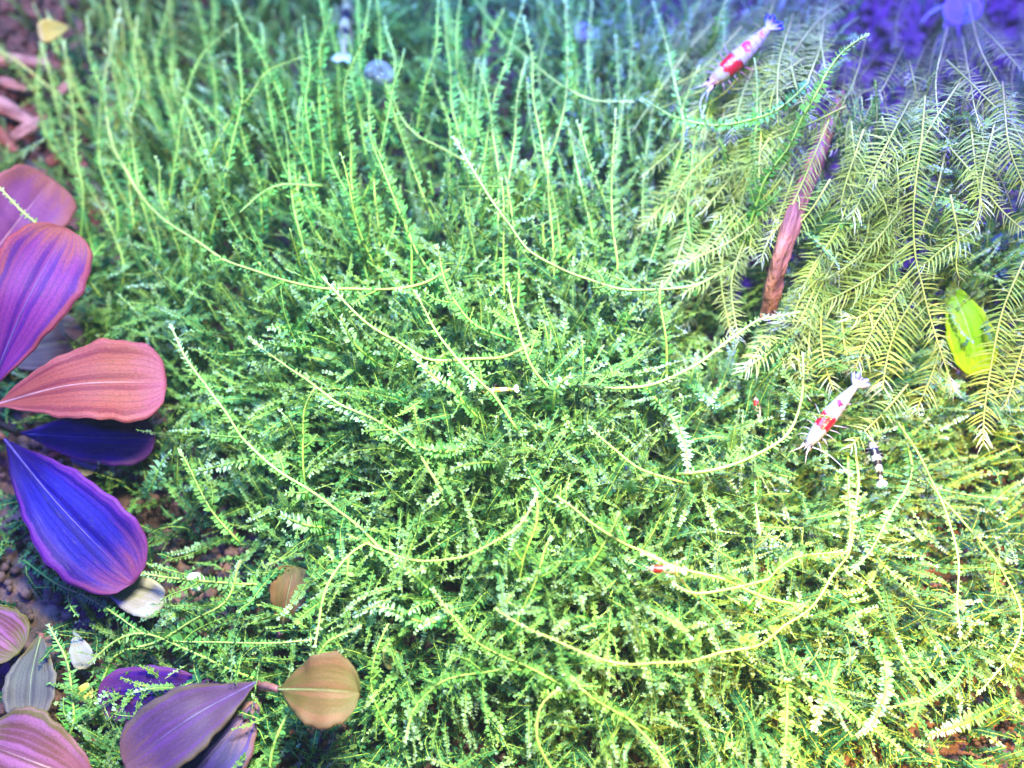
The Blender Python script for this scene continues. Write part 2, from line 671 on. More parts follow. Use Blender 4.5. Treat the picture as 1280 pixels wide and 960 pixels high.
# (style, offset base mm, offset tip mm, pixels, label or None)
STEMS = [
    ('r', 1, 5, [(565, 340), (520, 360), (440, 363), (350, 352), (250, 303), (180, 250), (142, 190), (130, 120), (150, 10)],
     'long yellow runner sweeping from mid cushion up past the purple leaves'),
    ('r', 0, 6, [(600, 205), (560, 190), (520, 168), (498, 135), (491, 95), (480, 20)], 'bare pale runner curling beside the bluish translucent snail'),
    ('r', 1, 7, [(905, 340), (870, 355), (820, 363), (760, 358), (700, 335), (640, 285), (600, 230), (566, 170)],
     'pale tipped runner curving down and away towards the hanging fern moss'),
    ('r', 2, 6, [(590, -5), (640, 60), (690, 100), (740, 120), (792, 127)], 'thin runner ending in a tiny pink tip beside the fern moss'),
    ('r', 0, 6, [(850, 600), (890, 590), (940, 573), (985, 540), (1006, 490), (1003, 440)], 'bright runner arching towards the red and white shrimp with antenna'),
    ('r', 1, 7, [(1068, 560), (1073, 620), (1058, 695), (1022, 757), (960, 800), (880, 822), (790, 830), (720, 812), (660, 786), (618, 760)],
     'longest yellow runner, a great arc across the front of the cushion'),
    ('s', 1, 6, [(1125, 530), (1132, 600), (1100, 660), (1060, 720)], None),
    ('r', 1, 5, [(1120, 525), (1160, 590), (1188, 660), (1199, 770), (1200, 800)], 'runner dropping straight towards the bare soil beside the black shrimp'),
    ('r', 1, 4, [(1140, 585), (1205, 655), (1245, 700), (1273, 770), (1262, 820), (1220, 870)], 'outermost runner looping over bare brown soil'),
    ('s', 0, 5, [(1215, 800), (1190, 850), (1150, 878), (1108, 886)], 'plump shoot curling back over the bare brown soil'),
    ('r', 0, 7, [(670, 428), (620, 441), (550, 450), (510, 440), (450, 395), (402, 346)], 'stout yellow runner with a white bare tip in mid cushion'),
    ('s', 0, 8, [(640, 430), (590, 400), (562, 355), (545, 305)], None),
    ('r', 0, 7, [(650, 535), (600, 482), (550, 420), (517, 362)], None),
    ('r', 0, 9, [(700, 500), (668, 455), (648, 405), (635, 352)], 'thick upright runner with a bare white tip at cushion centre'),
    ('r', 0, 5, [(690, 475), (720, 488), (790, 488), (850, 462), (912, 424), (960, 400), (1000, 390)], 'yellow runner swinging past the lower end of the red twig'),
    ('r', 0, 5, [(440, 670), (480, 688), (520, 700), (590, 695), (645, 664), (672, 615)], 'smile shaped yellow runner on the front of the cushion'),
    ('f', 0, 4, [(600, 560), (540, 560), (470, 538), (430, 515), (395, 498)], None),
    ('r', 0, 5, [(470, 672), (440, 690), (410, 730), (397, 775), (393, 810)], 'runner bending over the dark hollow above the brown round leaf'),
    ('s', 2, 8, [(335, 990), (352, 910), (375, 858), (408, 806), (452, 782)], 'moss stem crossing in front of the brown round leaf'),
    ('r', 0, 6, [(480, 690), (420, 630), (350, 590), (290, 530), (240, 460), (212, 405)], 'long stem slanting up from the cushion beside the salmon leaf'),
    ('f', 0, 5, [(410, 655), (380, 652), (350, 643)], None),
    ('f', 0, 5, [(340, 570), (290, 578), (245, 590)], 'feathery shoot pointing at the salmon leaf'),
    ('s', 0, 5, [(300, 680), (262, 640), (240, 600), (222, 560)], None),
    ('s', 3, 14, [(930, 305), (960, 222), (990, 170), (1018, 125), (1035, 90), (1055, 64), (1087, 42)],
     'thick yellow stem reaching out over the dark blue corner'),
    ('s', 3, 10, [(1015, 100), (975, 137), (930, 152), (880, 152), (840, 140), (800, 123)], 'thick yellow stem lying across the fern moss below the red and white shrimp'),
    ('t', 0, 12, [(766, 380), (768, 300), (765, 220), (770, 135)], None),
    ('t', 0, 10, [(775, 300), (755, 250), (738, 205), (720, 150)], None),
    ('t', 0, 12, [(590, 260), (610, 180), (625, 100), (640, 40), (657, -10)], None),
    ('t', 0, 12, [(700, 320), (690, 230), (680, 180), (668, 110), (655, 20)], None),
    ('t', 0, 12, [(650, 270), (685, 200), (708, 130), (712, 60), (706, -10)], None),
    ('t', 0, 12, [(395, 260), (360, 150), (330, 80), (300, 25), (290, -10)], None),
    ('t', 0, 12, [(205, 280), (225, 160), (250, 80), (298, 28)], None),
    ('t', 0, 12, [(215, 190), (180, 130), (150, 90), (128, 60)], None),
    ('t', 0, 12, [(240, 250), (265, 190), (290, 140), (340, 90), (380, 70)], None),
    ('t', 0, 14, [(390, 220), (380, 150), (388, 80), (380, 20)], None),
    ('t', 0, 14, [(402, 225), (398, 140), (405, 60), (400, -10)], None),
    ('t', 0, 14, [(420, 210), (410, 140), (402, 80), (415, 10)], None),
    ('t', 0, 14, [(450, 280), (436, 190), (433, 120), (445, 70), (462, 0)], None),
    ('t', 0, 14, [(520, 160), (535, 100), (545, 60), (548, 0)], None),
    ('t', 0, 12, [(590, 130), (571, 90), (570, 40), (577, -5)], None),
    ('t', 0, 12, [(590, 90), (610, 50), (630, 10)], None),
    ('t', 0, 12, [(470, 330), (452, 290), (440, 240), (425, 190)], None),
    ('t', 0, 10, [(500, 160), (478, 90), (474, 30), (470, -10)], None),
    ('t', 0, 12, [(455, 250), (470, 190), (490, 120), (505, 60)], None),
    ('t', 0, 12, [(150, 300), (128, 210), (120, 120), (108, 20)], None),
    ('t', 0, 12, [(98, 340), (102, 240), (92, 150), (80, 50)], None),
    ('t', 0, 12, [(170, 290), (160, 200), (168, 110), (172, 20)], None),
    ('t', 0, 12, [(265, 300), (282, 200), (300, 110), (296, 30)], None),
    ('t', 0, 12, [(225, 130), (198, 80), (205, 30), (212, -10)], None),
    ('t', 0, 10, [(840, 220), (850, 150), (835, 70), (815, 0)], None),
    ('t', 0, 10, [(790, 200), (785, 110), (788, 40), (785, -10)], None),
    ('t', 0, 10, [(745, 180), (735, 90), (742, 30), (738, -10)], None),
    ('t', 0, 10, [(885, 75), (898, 30), (908, 0)], None),
    ('t', 0, 10, [(830, 480), (835, 420), (828, 350)], None),
    ('r', 0, 4, [(395, 228), (350, 230), (320, 245), (300, 265)], None),
    ('r', 0, 4, [(560, 625), (520, 560), (440, 510), (360, 460), (310, 420)], None),
    ('t', 0, 9, [(380, 350), (372, 320), (362, 285)], None),
    ('f', 0, 5, [(560, 440), (585, 470), (590, 490)], None),
    ('f', 0, 6, [(600, 530), (560, 490), (530, 465), (515, 440)], None),
    ('f', 0, 7, [(470, 460), (440, 430), (425, 395)], None),
    ('s', 0, 5, [(390, 620), (378, 560), (382, 510), (395, 482)], None),
    ('f', 0, 5, [(690, 510), (700, 490), (712, 470)], None),
    ('r', 0, 6, [(860, 610), (800, 590), (770, 565), (735, 532)], None),
    ('r', 0, 5, [(870, 740), (820, 700), (760, 665), (695, 620)], None),
    ('f', 0, 5, [(800, 480), (815, 500), (850, 550), (860, 590)], None),
    ('f', 0, 5, [(860, 480), (880, 500), (900, 508)], None),
    ('s', 0, 6, [(720, 720), (750, 690), (770, 660), (775, 640)], None),
    ('s', 0, 5, [(650, 730), (655, 690), (670, 650), (668, 610)], None),
    ('s', 0, 5, [(640, 800), (660, 740), (680, 700), (690, 670)], None),
    ('f', 0, 6, [(810, 830), (798, 800), (790, 770)], 'pale feathery shoot standing up behind the great arching runner'),
    ('r', 0, 5, [(980, 720), (920, 735), (870, 740), (840, 728)], None),
    ('r', 0, 4, [(1010, 760), (950, 745), (880, 720), (800, 690)], None),
    ('s', 1, 5, [(690, 860), (650, 840), (610, 838), (560, 852), (520, 890), (505, 930)], 'moss stem bowing over the dark gap near the front'),
    ('s', 0, 4, [(740, 880), (700, 850), (640, 830), (590, 800), (555, 760), (540, 735)], None),
    ('f', 0, 5, [(560, 780), (520, 778), (480, 760), (440, 770)], 'feathery white tipped shoot above the brown round leaf'),
    ('f', 0, 5, [(540, 740), (510, 720), (492, 698)], None),
    ('s', 0, 4, [(500, 925), (475, 900), (462, 860), (470, 810), (485, 780)], 'dark drooping stem beside the brown round leaf'),
    ('s', 0, 5, [(820, 920), (770, 890), (735, 870), (712, 845)], None),
    ('r', 0, 5, [(700, 980), (675, 930), (680, 880), (700, 860)], None),
    ('r', 0, 5, [(780, 890), (820, 930), (850, 980)], None),
    ('s', 0, 5, [(970, 800), (985, 850), (982, 900), (980, 960)], None),
    ('f', 0, 5, [(1100, 800), (1108, 850), (1090, 900), (1070, 920)], None),
    ('s', 0, 5, [(1000, 840), (1040, 870), (1080, 905), (1130, 940)], None),
    ('f', 0, 5, [(1050, 830), (1030, 880), (1018, 915)], None),
    ('f', 0, 4, [(1260, 880), (1210, 900), (1160, 920)], 'blurred pale shoot lying on the bare soil at the front'),
    ('s', 0, 5, [(1090, 680), (1110, 710), (1145, 745)], None),
    ('s', 0, 5, [(1062, 560), (1066, 600), (1068, 650), (1060, 690)], None),
    ('r', 0, 3, [(940, 600), (945, 640), (950, 670)], None),
    ('s', 0, 6, [(935, 760), (985, 700), (1030, 690), (1060, 690)], None),
    ('s', 0, 3, [(30, 700), (80, 735), (130, 760), (200, 795), (300, 805), (390, 800)], 'long moss stem wandering over the dark floor beside the cream leaf'),
    ('s', 0, 3, [(330, 730), (270, 728), (210, 722), (175, 716)], 'moss stem strung past the small white shell'),
    ('s', 0, 4, [(120, 860), (150, 820), (230, 780), (280, 750), (300, 700)], None),
    ('s', 0, 4, [(320, 850), (230, 810), (160, 790), (110, 830)], None),
    ('f', 0, 4, [(180, 620), (200, 590), (213, 565)], None),
    ('s', 0, 4, [(140, 700), (90, 640), (40, 600), (10, 560)], None),
    ('s', 0, 3, [(60, 960), (90, 900), (85, 840), (60, 780)], None),
    ('s', 0, 10, [(135, 300), (110, 325), (95, 335)], None),
    ('f', 0, 12, [(-10, 215), (20, 198), (55, 175)], 'blurred pale shoot poking out above the pink leaf'),
    ('r', 4, 22, [(125, 370), (80, 315), (40, 275), (-10, 225)], 'pale runner crossing in front of the pink leaves'),
    ('r', 0, 6, [(110, 150), (60, 110), (20, 80), (-10, 60)], None),
]

moss_count = [0]
MARKS = [((150, 470), 'the salmon leaf'), ((110, 640), 'the indigo leaf'), ((60, 300), 'the pink leaves'), ((405, 865), 'the brown round leaf'),
         ((960, 395), 'the lower end of the red twig'), ((1040, 520), 'the white shrimp with red saddle'), ((835, 712), 'the baby shrimp with red back'),
         ((625, 488), 'the amber baby shrimp'), ((476, 93), 'the bluish snail'), ((245, 728), 'the white snail shell'), ((1240, 800), 'the bare brown soil'),
         ((735, 40), 'the faint greyish snail'), ((40, 90), 'the driftwood sticks'), ((230, 900), 'the plum leaf'), ((432, 40), 'the black and white shrimp among tall stems'),
         ((930, 65), 'the shrimp with blue tail'), ((1095, 580), 'the small black banded shrimp'), ((1205, 420), 'the lime leaf'),
         ((1205, 10), 'the lilac leaf'), ((1010, 220), 'the middle of the red twig'), ((948, 512), 'the half sunk baby shrimp'), ((1260, 300), 'the teal leaf'), ((1087, 42), 'the tip of the thick yellow stem'),
         ((1160, 390), 'the longest central frond'), ((880, 152), 'the thick yellow stem across the fern moss'), ((800, 830), 'the great arching runner'),
         ((560, 450), 'the stout yellow runner'), ((640, 390), 'the upright white tipped runner'), ((560, 698), 'the smile shaped runner'),
         ((900, 585), 'the runner arching towards the saddled shrimp'), ((250, 303), 'the long sweeping runner'), ((720, 340), 'the runner curving towards the fern moss'),
         ((1236, 490), 'the frond dangling over soil'), ((300, 540), 'the long slanting stem'), ((600, 838), 'the bowing moss stem')]


def near_mark(px, py):
    return min(MARKS, key=lambda m: (m[0][0] - px) ** 2 + (m[0][1] - py) ** 2)[1]



def moss_stem_thing(P, style, label, group=None, name='moss_strand'):
    P = np.asarray(P)
    origin = P[0].copy()
    n = len(P)
    t = np.linspace(0, 1, n)
    ms, ml = MB(), MB()
    roll = rng.normal(0, .35)
    jit = rng.uniform(.85, 1.15)
    if style == 'r':
        tube(ms, P, (.00032 - .00013 * t) * jit, stem_cols(n, YSTEM * .75, YSTEM * 1.15 + .05), 6)
        comb(ml, P, .00095, .00115 * jit, .0005, GREEN * 1.1, LIME * .9, roll, shape=6, palefrom=.8, taper=.2, skip=.25)
    elif style == 't':
        tube(ms, P, (.00028 - .00011 * t) * jit, stem_cols(n, STEMG * 1.1, YSTEM), 5)
        comb(ml, P, .00085, .0016 * jit, .00058, GREEN * 1.1, GREEN * .5 + LIME * .7, roll, shape=6, palefrom=.85, skip=.15, ang=(50, 88), ranks=3)
    elif style == 's':
        tube(ms, P, (.00028 - .0001 * t) * jit, stem_cols(n, STEMG * 1.2, YSTEM), 5)
        comb(ml, P, .00068, .0016 * jit, .0006, GREEN, GREEN * .5 + LIME * .6, roll, shape=6, palefrom=.85, skip=.05)
        comb(ml, P, .0012, .0012 * jit, .0005, GREEN, LIME * .8, roll + 1.5, shape=6, palefrom=.85, skip=.25)
    else:  # feathery
        tube(ms, P, (.0003 - .0001 * t) * jit, stem_cols(n, STEMG * 1.3, LIME), 5)
        comb(ml, P, .0005, .0018 * jit, .00062, GREEN * 1.3, LIME * .7 + PALE * .3, roll, shape=6, palefrom=.4, skip=.02)
        comb(ml, P, .0008, .0015 * jit, .00058, GREEN * 1.2, LIME * .6 + PALE * .3, roll + 1.4, shape=6, palefrom=.5, skip=.1)
    # side branchlets
    for q_ in range(rng.integers(0, 1 + max(1, n // 9)) if style in 'rs' else 0):
        k0 = int(rng.uniform(.1, .8) * n)
        tan = nrm(P[min(k0 + 1, n - 1)] - P[k0 - 1])
        out = nrm(np.cross(tan, (0, 0, 1)) * rng.choice([-1, 1]) + np.array([0, 0, rng.uniform(-.2, .5)]))
        B = arc(P[k0], nrm(tan * .8 + out), nrm(tan + np.array([0, 0, -.2])), rng.uniform(.003, .009), rng.uniform(.2, .9), 9, .05)
        tube(ms, B, np.linspace(.0002, .00012, 9), stem_cols(9, STEMG, LIME), 4)
        comb(ml, B, .00062, .0014, .00055, GREEN, LIME * .8, roll, shape=6, palefrom=.8, skip=.08)
    root = thing(name, label, 'moss', origin, group)
    obj('stem', ms.mesh('stem', origin=origin), M_STEM, root)
    obj('leaves', ml.mesh('leaves', origin=origin), M_LEAF, root, 'stuff')
    moss_count[0] += 1
    return root


def trace(pxs, off0, off1, n=None, kink=3.0):
    d = sum(math.dist(pxs[k], pxs[k + 1]) for k in range(len(pxs) - 1))
    n = n or max(8, int(d / 9))
    C = catmull(pxs, n)
    t = np.linspace(0, 1, n)
    # slight kinks along the way
    kk = np.linspace(0, 1, max(3, int(d / 38)))
    C = C + np.stack([np.interp(t, kk, rng.normal(0, kink, len(kk))) for _ in (0, 1)], -1) * np.minimum(1, 6 * (1 - t))[:, None]
    e = np.clip(t * 2.2, 0, 1)
    P = []
    for k in range(n):
        off = off0 * (1 - t[k]) + off1 * t[k] - 2.0 * (1 - e[k]) ** 2
        P.append(on_canopy(C[k][0], C[k][1], off * .001))
    P = np.array(P)
    P[1:-1] = (P[:-2] + 2 * P[1:-1] + P[2:]) / 4
    return P


for style, o0, o1, pxs, label in STEMS:
    if label is None:
        label, grp = {'r': (LB_RUN, MG_RUN), 't': (LB_TALL, MG_TALL), 's': (LB_FEATH, MG_FEATH), 'f': (LB_FEATH, MG_FEATH)}[style]
        q_ = pxs[len(pxs) // 2]
        label = label.split(' over ')[0].split(' at ')[0].split(' lying ')[0] + ' nearest ' + near_mark(*q_)
    else:
        grp = None
    up_ = 2.2 if style == 'r' else 0.6
    moss_stem_thing(trace(pxs, o0 + 2.6 + up_, o1 + 3.2 + up_), style, label, grp)

# ---- more tall stems at the back
for k in range(70):
    px, py = rng.uniform(70, 880), rng.uniform(170, 400)
    ln = rng.uniform(150, 300)
    fd = flow(px, py)
    fd = nrm(np.array([fd[0] * .5 + rng.normal(0, .22), -1.0]))
    sd = np.array([-fd[1], fd[0]]) * rng.normal(0, 14)
    p0 = np.array([px, py])
    moss_stem_thing(trace([tuple(p0), tuple(p0 + fd * ln * .35 + sd), tuple(p0 + fd * ln * .7 + sd * .8), tuple(p0 + fd * ln)], 0, rng.uniform(6, 13)),
                    't', 'tall slender moss stem rising nearest ' + near_mark(*(p0 + fd * ln * .5)), MG_TALL)

# ---- short pale-tipped shoots standing out of the cushion, shared meshes
variants = []
for k in range(12):
    ln = rng.uniform(.006, .013)
    P = arc((0, 0, 0), (0, 0, 1), nrm(np.array([1.0, rng.normal(0, .3), .2])), ln, rng.uniform(.3, .9), 10, .03)
    ms, ml = MB(), MB()
    tube(ms, P, np.linspace(.0003, .00018, 10), stem_cols(10, STEMG, LIME), 5)
    up = (0, 1, .2)
    c1 = LIME * .6 + PALE * .25
    comb(ml, P, .00055, .0015, .00062, GREEN * 1.1, c1, rng.uniform(-.5, .5), shape=6, palefrom=rng.uniform(.35, .75), skip=.03, up=up)
    comb(ml, P, .0009, .0012, .00055, GREEN * 1.1, c1, 1.5 + rng.uniform(-.5, .5), shape=6, palefrom=.6, skip=.1, up=up)
    a, b_ = ms.mesh('stem'), ml.mesh('leaves')
    a.materials.append(M_STEM)
    b_.materials.append(M_LEAF)
    variants.append((a, b_))
k = 0
while k < 125:
    px, py = rng.uniform(60, 1270), rng.uniform(20, 950)
    if rng.random() > density(px, py) or (px > 900 and py < 480):
        continue
    if not (0.9 * abs(px - 640) / 640 + .6 * abs(py - 560) / 480 < rng.uniform(.3, 1.6)):
        continue
    k += 1
    p = on_canopy(px, py, rng.uniform(-.004, .0015))
    fd = flow(px, py)
    ld = pxdir(px, py, *(fd * 20))
    root = thing('moss_shoot', 'short pale tipped moss shoot standing nearest ' + near_mark(px, py), 'moss', p, 'short shoots over the cushion')
    root.rotation_euler = (rng.normal(0, .35), rng.normal(0.2, .35), math.atan2(ld[1], ld[0]) + rng.normal(0, .8))
    sc = rng.uniform(.75, 1.2)
    root.scale = (sc, sc, sc)
    a, b_ = variants[k % len(variants)]
    obj('stem', a, None, root)
    obj('leaves', b_, None, root, 'stuff')

# ------------------------------------------------------------------ fern moss on the right
FERN = np.array([0.20, 0.32, 0.055])
FERN2 = np.array([0.42, 0.49, 0.10])
FERNT = np.array([0.66, 0.72, 0.46])
FSTEM = np.array([0.48, 0.56, 0.12])


def leaflet_shape(curve=.26):
    """unit leaflet along +x, width along y, curving towards +x end; thin solid blade"""
    xs = [0, .22, .55, .85, 1.0]
    ws = [.25, .5, .42, .2, 0]
    top = []
    for x, w_ in zip(xs, ws):
        y0 = curve * x * x
        top += [(x, y0 - w_ * .074, -.24 * x * x), (x, y0 + w_ * .074, -.24 * x * x)]
    return np.array(top)


LS = leaflet_shape()


def frond_geo(P, L, spacing, c0, c1, roll, ang=76):
    seg = np.linalg.norm(np.diff(P, axis=0), axis=1)
    cum = np.concatenate([[0], np.cumsum(seg)])
    n = max(4, int(cum[-1] / spacing))
    T, S, N = frames(P, (0, 0, 1), roll)
    tw = np.linspace(0, rng.normal(0, .7), len(P))[:, None]      # the frond twists along its length
    S, N = S * np.cos(tw) + N * np.sin(tw), N * np.cos(tw) - S * np.sin(tw)
    out = []
    for k in range(n):
        for side in (-1, 1):
            s = (k + (.5 if side > 0 else 0) + rng.uniform(-.15, .15)) / n * cum[-1]
            s = min(max(s, 0), cum[-1])
            t = s / cum[-1]
            if rng.random() < .10:
                continue
            Q, Ti, Si, Ni = (np.array([np.interp(s, cum, A[:, q]) for q in range(3)]) for A in (P, T, S, N))
            th = R(ang * (1 - .5 * max(0, t - .75) / .25) + rng.normal(0, 8))
            D = nrm(math.cos(th) * Ti + math.sin(th) * side * Si + rng.normal(0, .22) * Ni)
            Y = nrm(Ti - D * (Ti @ D))
            Z = np.cross(D, Y)
            ln = L * rng.uniform(.8, 1.08) * (.55 + .45 * min(1, t / .2)) * (1 - .35 * max(0, t - .7) / .3) * rng.uniform(.85, 1.12)
            c = (c0 * (1 - t) + c1 * t) * rng.uniform(.8, 1.2)
            if t > .88:
                c = c * .4 + FERNT * .6
            out.append((Q, D, Y, Z, ln, c))
    return out


def leaflet_verts(Q, D, Y, Z, ln):
    return Q + ln * (LS[:, :1] * D + LS[:, 1:2] * Y + LS[:, 2:] * Z)


LF = np.array([(0, 1, 3, 2), (2, 3, 5, 4), (4, 5, 7, 6), (6, 7, 9, 8)])


def leaflet_mesh(col, name):
    mb = MB()
    mb.add(LS, LF, col)
    me = mb.mesh(name)
    me.materials.append(M_FERN)
    return me


LEAFLETS = [leaflet_mesh((FERN * (1 - q) + FERN2 * q) * e, 'leaflet') for q in (0, .4, .8, 1) for e in (.85, 1.15)] + \
           [leaflet_mesh(FERNT * e, 'leaflet') for e in (.8, 1.0)]


def frond(P, L, label, group=None, pieces=False, roll=0.0, tint=1.0, ang=76):
    P = np.asarray(P)
    origin = P[0].copy()
    n = len(P)
    root = thing('fern_frond', label, 'fern moss', origin, group)
    ms = MB()
    t = np.linspace(0, 1, n)
    tube(ms, P, .00025 - .00012 * t, stem_cols(n, FSTEM * .8, FSTEM * 1.25), 5)
    obj('stem', ms.mesh('stem', origin=origin), M_FERN, root)
    ang = ang * rng.uniform(.78, 1.1)
    G_ = frond_geo(P, L * 1.2 * rng.uniform(.85, 1.1), .00082, FERN * tint, FERN2 * tint, roll, ang)
    if pieces:
        for Q, D, Y, Z, ln, c in G_:
            best = int(np.argmin([np.abs(np.array(m_.color_attributes['col'].data[4].color)[:3] - c).sum() for m_ in LEAFLETS]))
            o = obj('leaflet', LEAFLETS[best], None, root)
            M = Matrix(np.column_stack([D * ln, Y * ln, Z * ln]).tolist()).to_4x4()
            M.translation = Vector(Q - origin)
            o.matrix_local = M
    else:
        ml = MB()
        for Q, D, Y, Z, ln, c in G_:
            ml.add(leaflet_verts(Q, D, Y, Z, ln), LF, c)
        obj('leaflets', ml.mesh('leaflets', origin=origin), M_FERN, root, 'stuff')
    return root


LB_FERN = 'feathery fern moss frond nearest '
GR_FERN = 'fern moss fronds hanging beside the twig'
FRONDS = [
    (10, 8, [(1156, 125), (1148, 200), (1144, 270), (1147, 330), (1160, 390), (1180, 445), (1192, 490)],
     'longest central fern moss frond hanging straight down with white tip', 4.3, True),
    (9, 6, [(1140, 305), (1090, 345), (1030, 378), (1002, 402), (960, 398)], 'yellow fern moss frond reaching across to the end of the red twig', 3.8, True),
    (8, 6, [(1140, 340), (1100, 375), (1070, 395), (1052, 393)], None, 4.0, True),
    (9, 7, [(1135, 350), (1105, 385), (1085, 420), (1066, 465)], 'fern moss frond pointing at the tail of the red and white shrimp with antenna', 4.0, True),
    (9, 7, [(1150, 362), (1120, 410), (1108, 450), (1103, 488)], None, 4.3, True),
    (8, 7, [(1172, 420), (1160, 470), (1146, 512)], 'short fern moss frond ending in a spread white tip', 4.3, True),
    (10, 8, [(1280, 325), (1256, 380), (1245, 430), (1236, 490), (1229, 556)], 'fern moss frond dangling over brown soil beside the lime leaf', 4.6, True),
    (8, 8, [(1250, 110), (1262, 180), (1285, 250)], 'greyish frond at the outer edge of the dark blue corner', 4.0, True),
    (10, 8, [(1300, 380), (1275, 450), (1255, 510)], None, 4.3, True),
    (4, 4, [(912, 290), (902, 345), (906, 390), (913, 420)], 'fern moss frond hanging free to the cushion side of the red twig', 3.6, True),
    (6, 5, [(990, 195), (955, 245), (925, 275), (897, 305)], None, 3.8, True),
    (7, 7, [(1040, 150), (1010, 215), (985, 262), (958, 300)], 'fern moss frond lying along the middle of the red twig', 3.6, True),
    (7, 6, [(1035, 225), (1010, 265), (980, 300)], None, 3.4, False),
    (7, 6, [(1080, 170), (1062, 220), (1050, 262)], None, 3.4, False),
    (8, 7, [(1125, 265), (1085, 312), (1050, 337), (1025, 352)], None, 4.0, True),
    (6, 5, [(1035, 320), (1027, 395), (1034, 455), (1042, 488)], None, 3.8, True),
    (6, 5, [(1048, 385), (1055, 430), (1064, 462)], None, 3.0, False),
    (5, 5, [(1010, 75), (975, 92), (945, 112)], 'grey green frond just behind the legs of the shrimp with blue tail', 3.6, False),
    (4, 4, [(945, 40), (915, 75), (888, 110)], 'dim frond lying beside the back of the shrimp with blue tail', 3.4, False),
    (6, 5, [(965, 165), (935, 210), (912, 250)], None, 3.6, False),
    (8, 7, [(1218, 285), (1180, 312), (1148, 335)], None, 3.6, False),
    (9, 8, [(1190, 240), (1196, 300), (1200, 350)], None, 3.6, False),
    (8, 7, [(1240, 150), (1228, 220), (1215, 290)], None, 3.6, False),
    (7, 7, [(1215, 20), (1245, 50), (1285, 95)], None, 3.6, False),
    (6, 5, [(1020, 400), (1000, 440), (1004, 500)], None, 3.0, False),
    (6, 6, [(1130, 480), (1100, 520), (1062, 560)], None, 3.0, False),
    (6, 6, [(930, 320), (890, 345), (850, 370)], None, 3.2, False),
]
for o0, o1, pxs, label, L, pieces in FRONDS:
    grp = None
    if label is None:
        label, grp = LB_FERN + near_mark(*pxs[len(pxs) // 2]), GR_FERN
    frond(trace(pxs, o0, o1), L * .001, label, grp, pieces, rng.normal(0, .12))


def fern_dir(px, py):
    if px < 1060:
        d = np.array([-0.6, 1.0])
    elif px < 1180:
        d = np.array([-0.35, 1.0])
    else:
        d = np.array([0.05, 1.0])
    a = rng.normal(0, .4)
    return np.array([d[0] * math.cos(a) - d[1] * math.sin(a), d[0] * math.sin(a) + d[1] * math.cos(a)])


def random_frond_px(lo, hi):
    while True:
        px, py = rng.uniform(870, 1300), rng.uniform(-20, 440)
        if py > 100 + (1300 - px) * .95:
            continue
        if px < 950 and py > 300:
            continue
        if px > 1030 and py < 120 and rng.random() < .65:
            continue
        if 950 < px < 1015 and 235 < py < 400 and rng.random() < .8:
            continue
        d = fern_dir(px, py)
        d = d / np.hypot(*d)
        ln = rng.uniform(lo, hi)
        side = np.array([-d[1], d[0]]) * rng.normal(0, .15)
        clash = False
        for f_ in (.0, .35, .7, 1.0):
            qx, qy = px + d[0] * ln * f_, py + d[1] * ln * f_
            if 215 < qy < 420 and abs(qx - (958 + (398 - qy) * .31)) < 22:
                clash = True
        if clash:
            continue
        return [(px, py), tuple(np.array((px, py)) + (d + side * .5) * ln * .5), tuple(np.array((px, py)) + (d + side * -.3) * ln)]


for k in range(80):
    fp = random_frond_px(90, 170)
    frond(trace(fp, rng.uniform(2, 8), rng.uniform(2, 7)), rng.uniform(2.4, 4.2) * .001, ('long' if math.dist(fp[0], fp[2]) > 135 else 'short') + (' upright' if abs(fp[2][0] - fp[0][0]) < 35 else ' slanting') + ' pale fern moss frond nearest ' + near_mark(*fp[1]), GR_FERN,
          False, rng.normal(0, .5))

ml, ms = MB(), MB()
for k in range(330):
    P = trace(random_frond_px(70, 140), rng.uniform(-14, 3), rng.uniform(-14, 2), 9)
    P[:, 2] = np.maximum(P[:, 2], .001)
    tube(ms, P, .0002, FSTEM * .6, 3)  # mat coloured darker than the fronds, shade of the gaps put into colour
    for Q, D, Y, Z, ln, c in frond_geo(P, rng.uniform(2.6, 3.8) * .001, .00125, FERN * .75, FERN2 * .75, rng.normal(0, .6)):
        ml.add(leaflet_verts(Q, D, Y, Z, ln), LF, c)
root = thing('fern_moss_mat', 'tangled fern moss filling the depth of the hanging clump', 'fern moss')
root['kind'] = 'stuff'
obj('leaflets', ml.mesh('mat_leaflets'), M_FERN, root, 'stuff')
obj('stems', ms.mesh('mat_stems'), M_FERN, root, 'stuff')


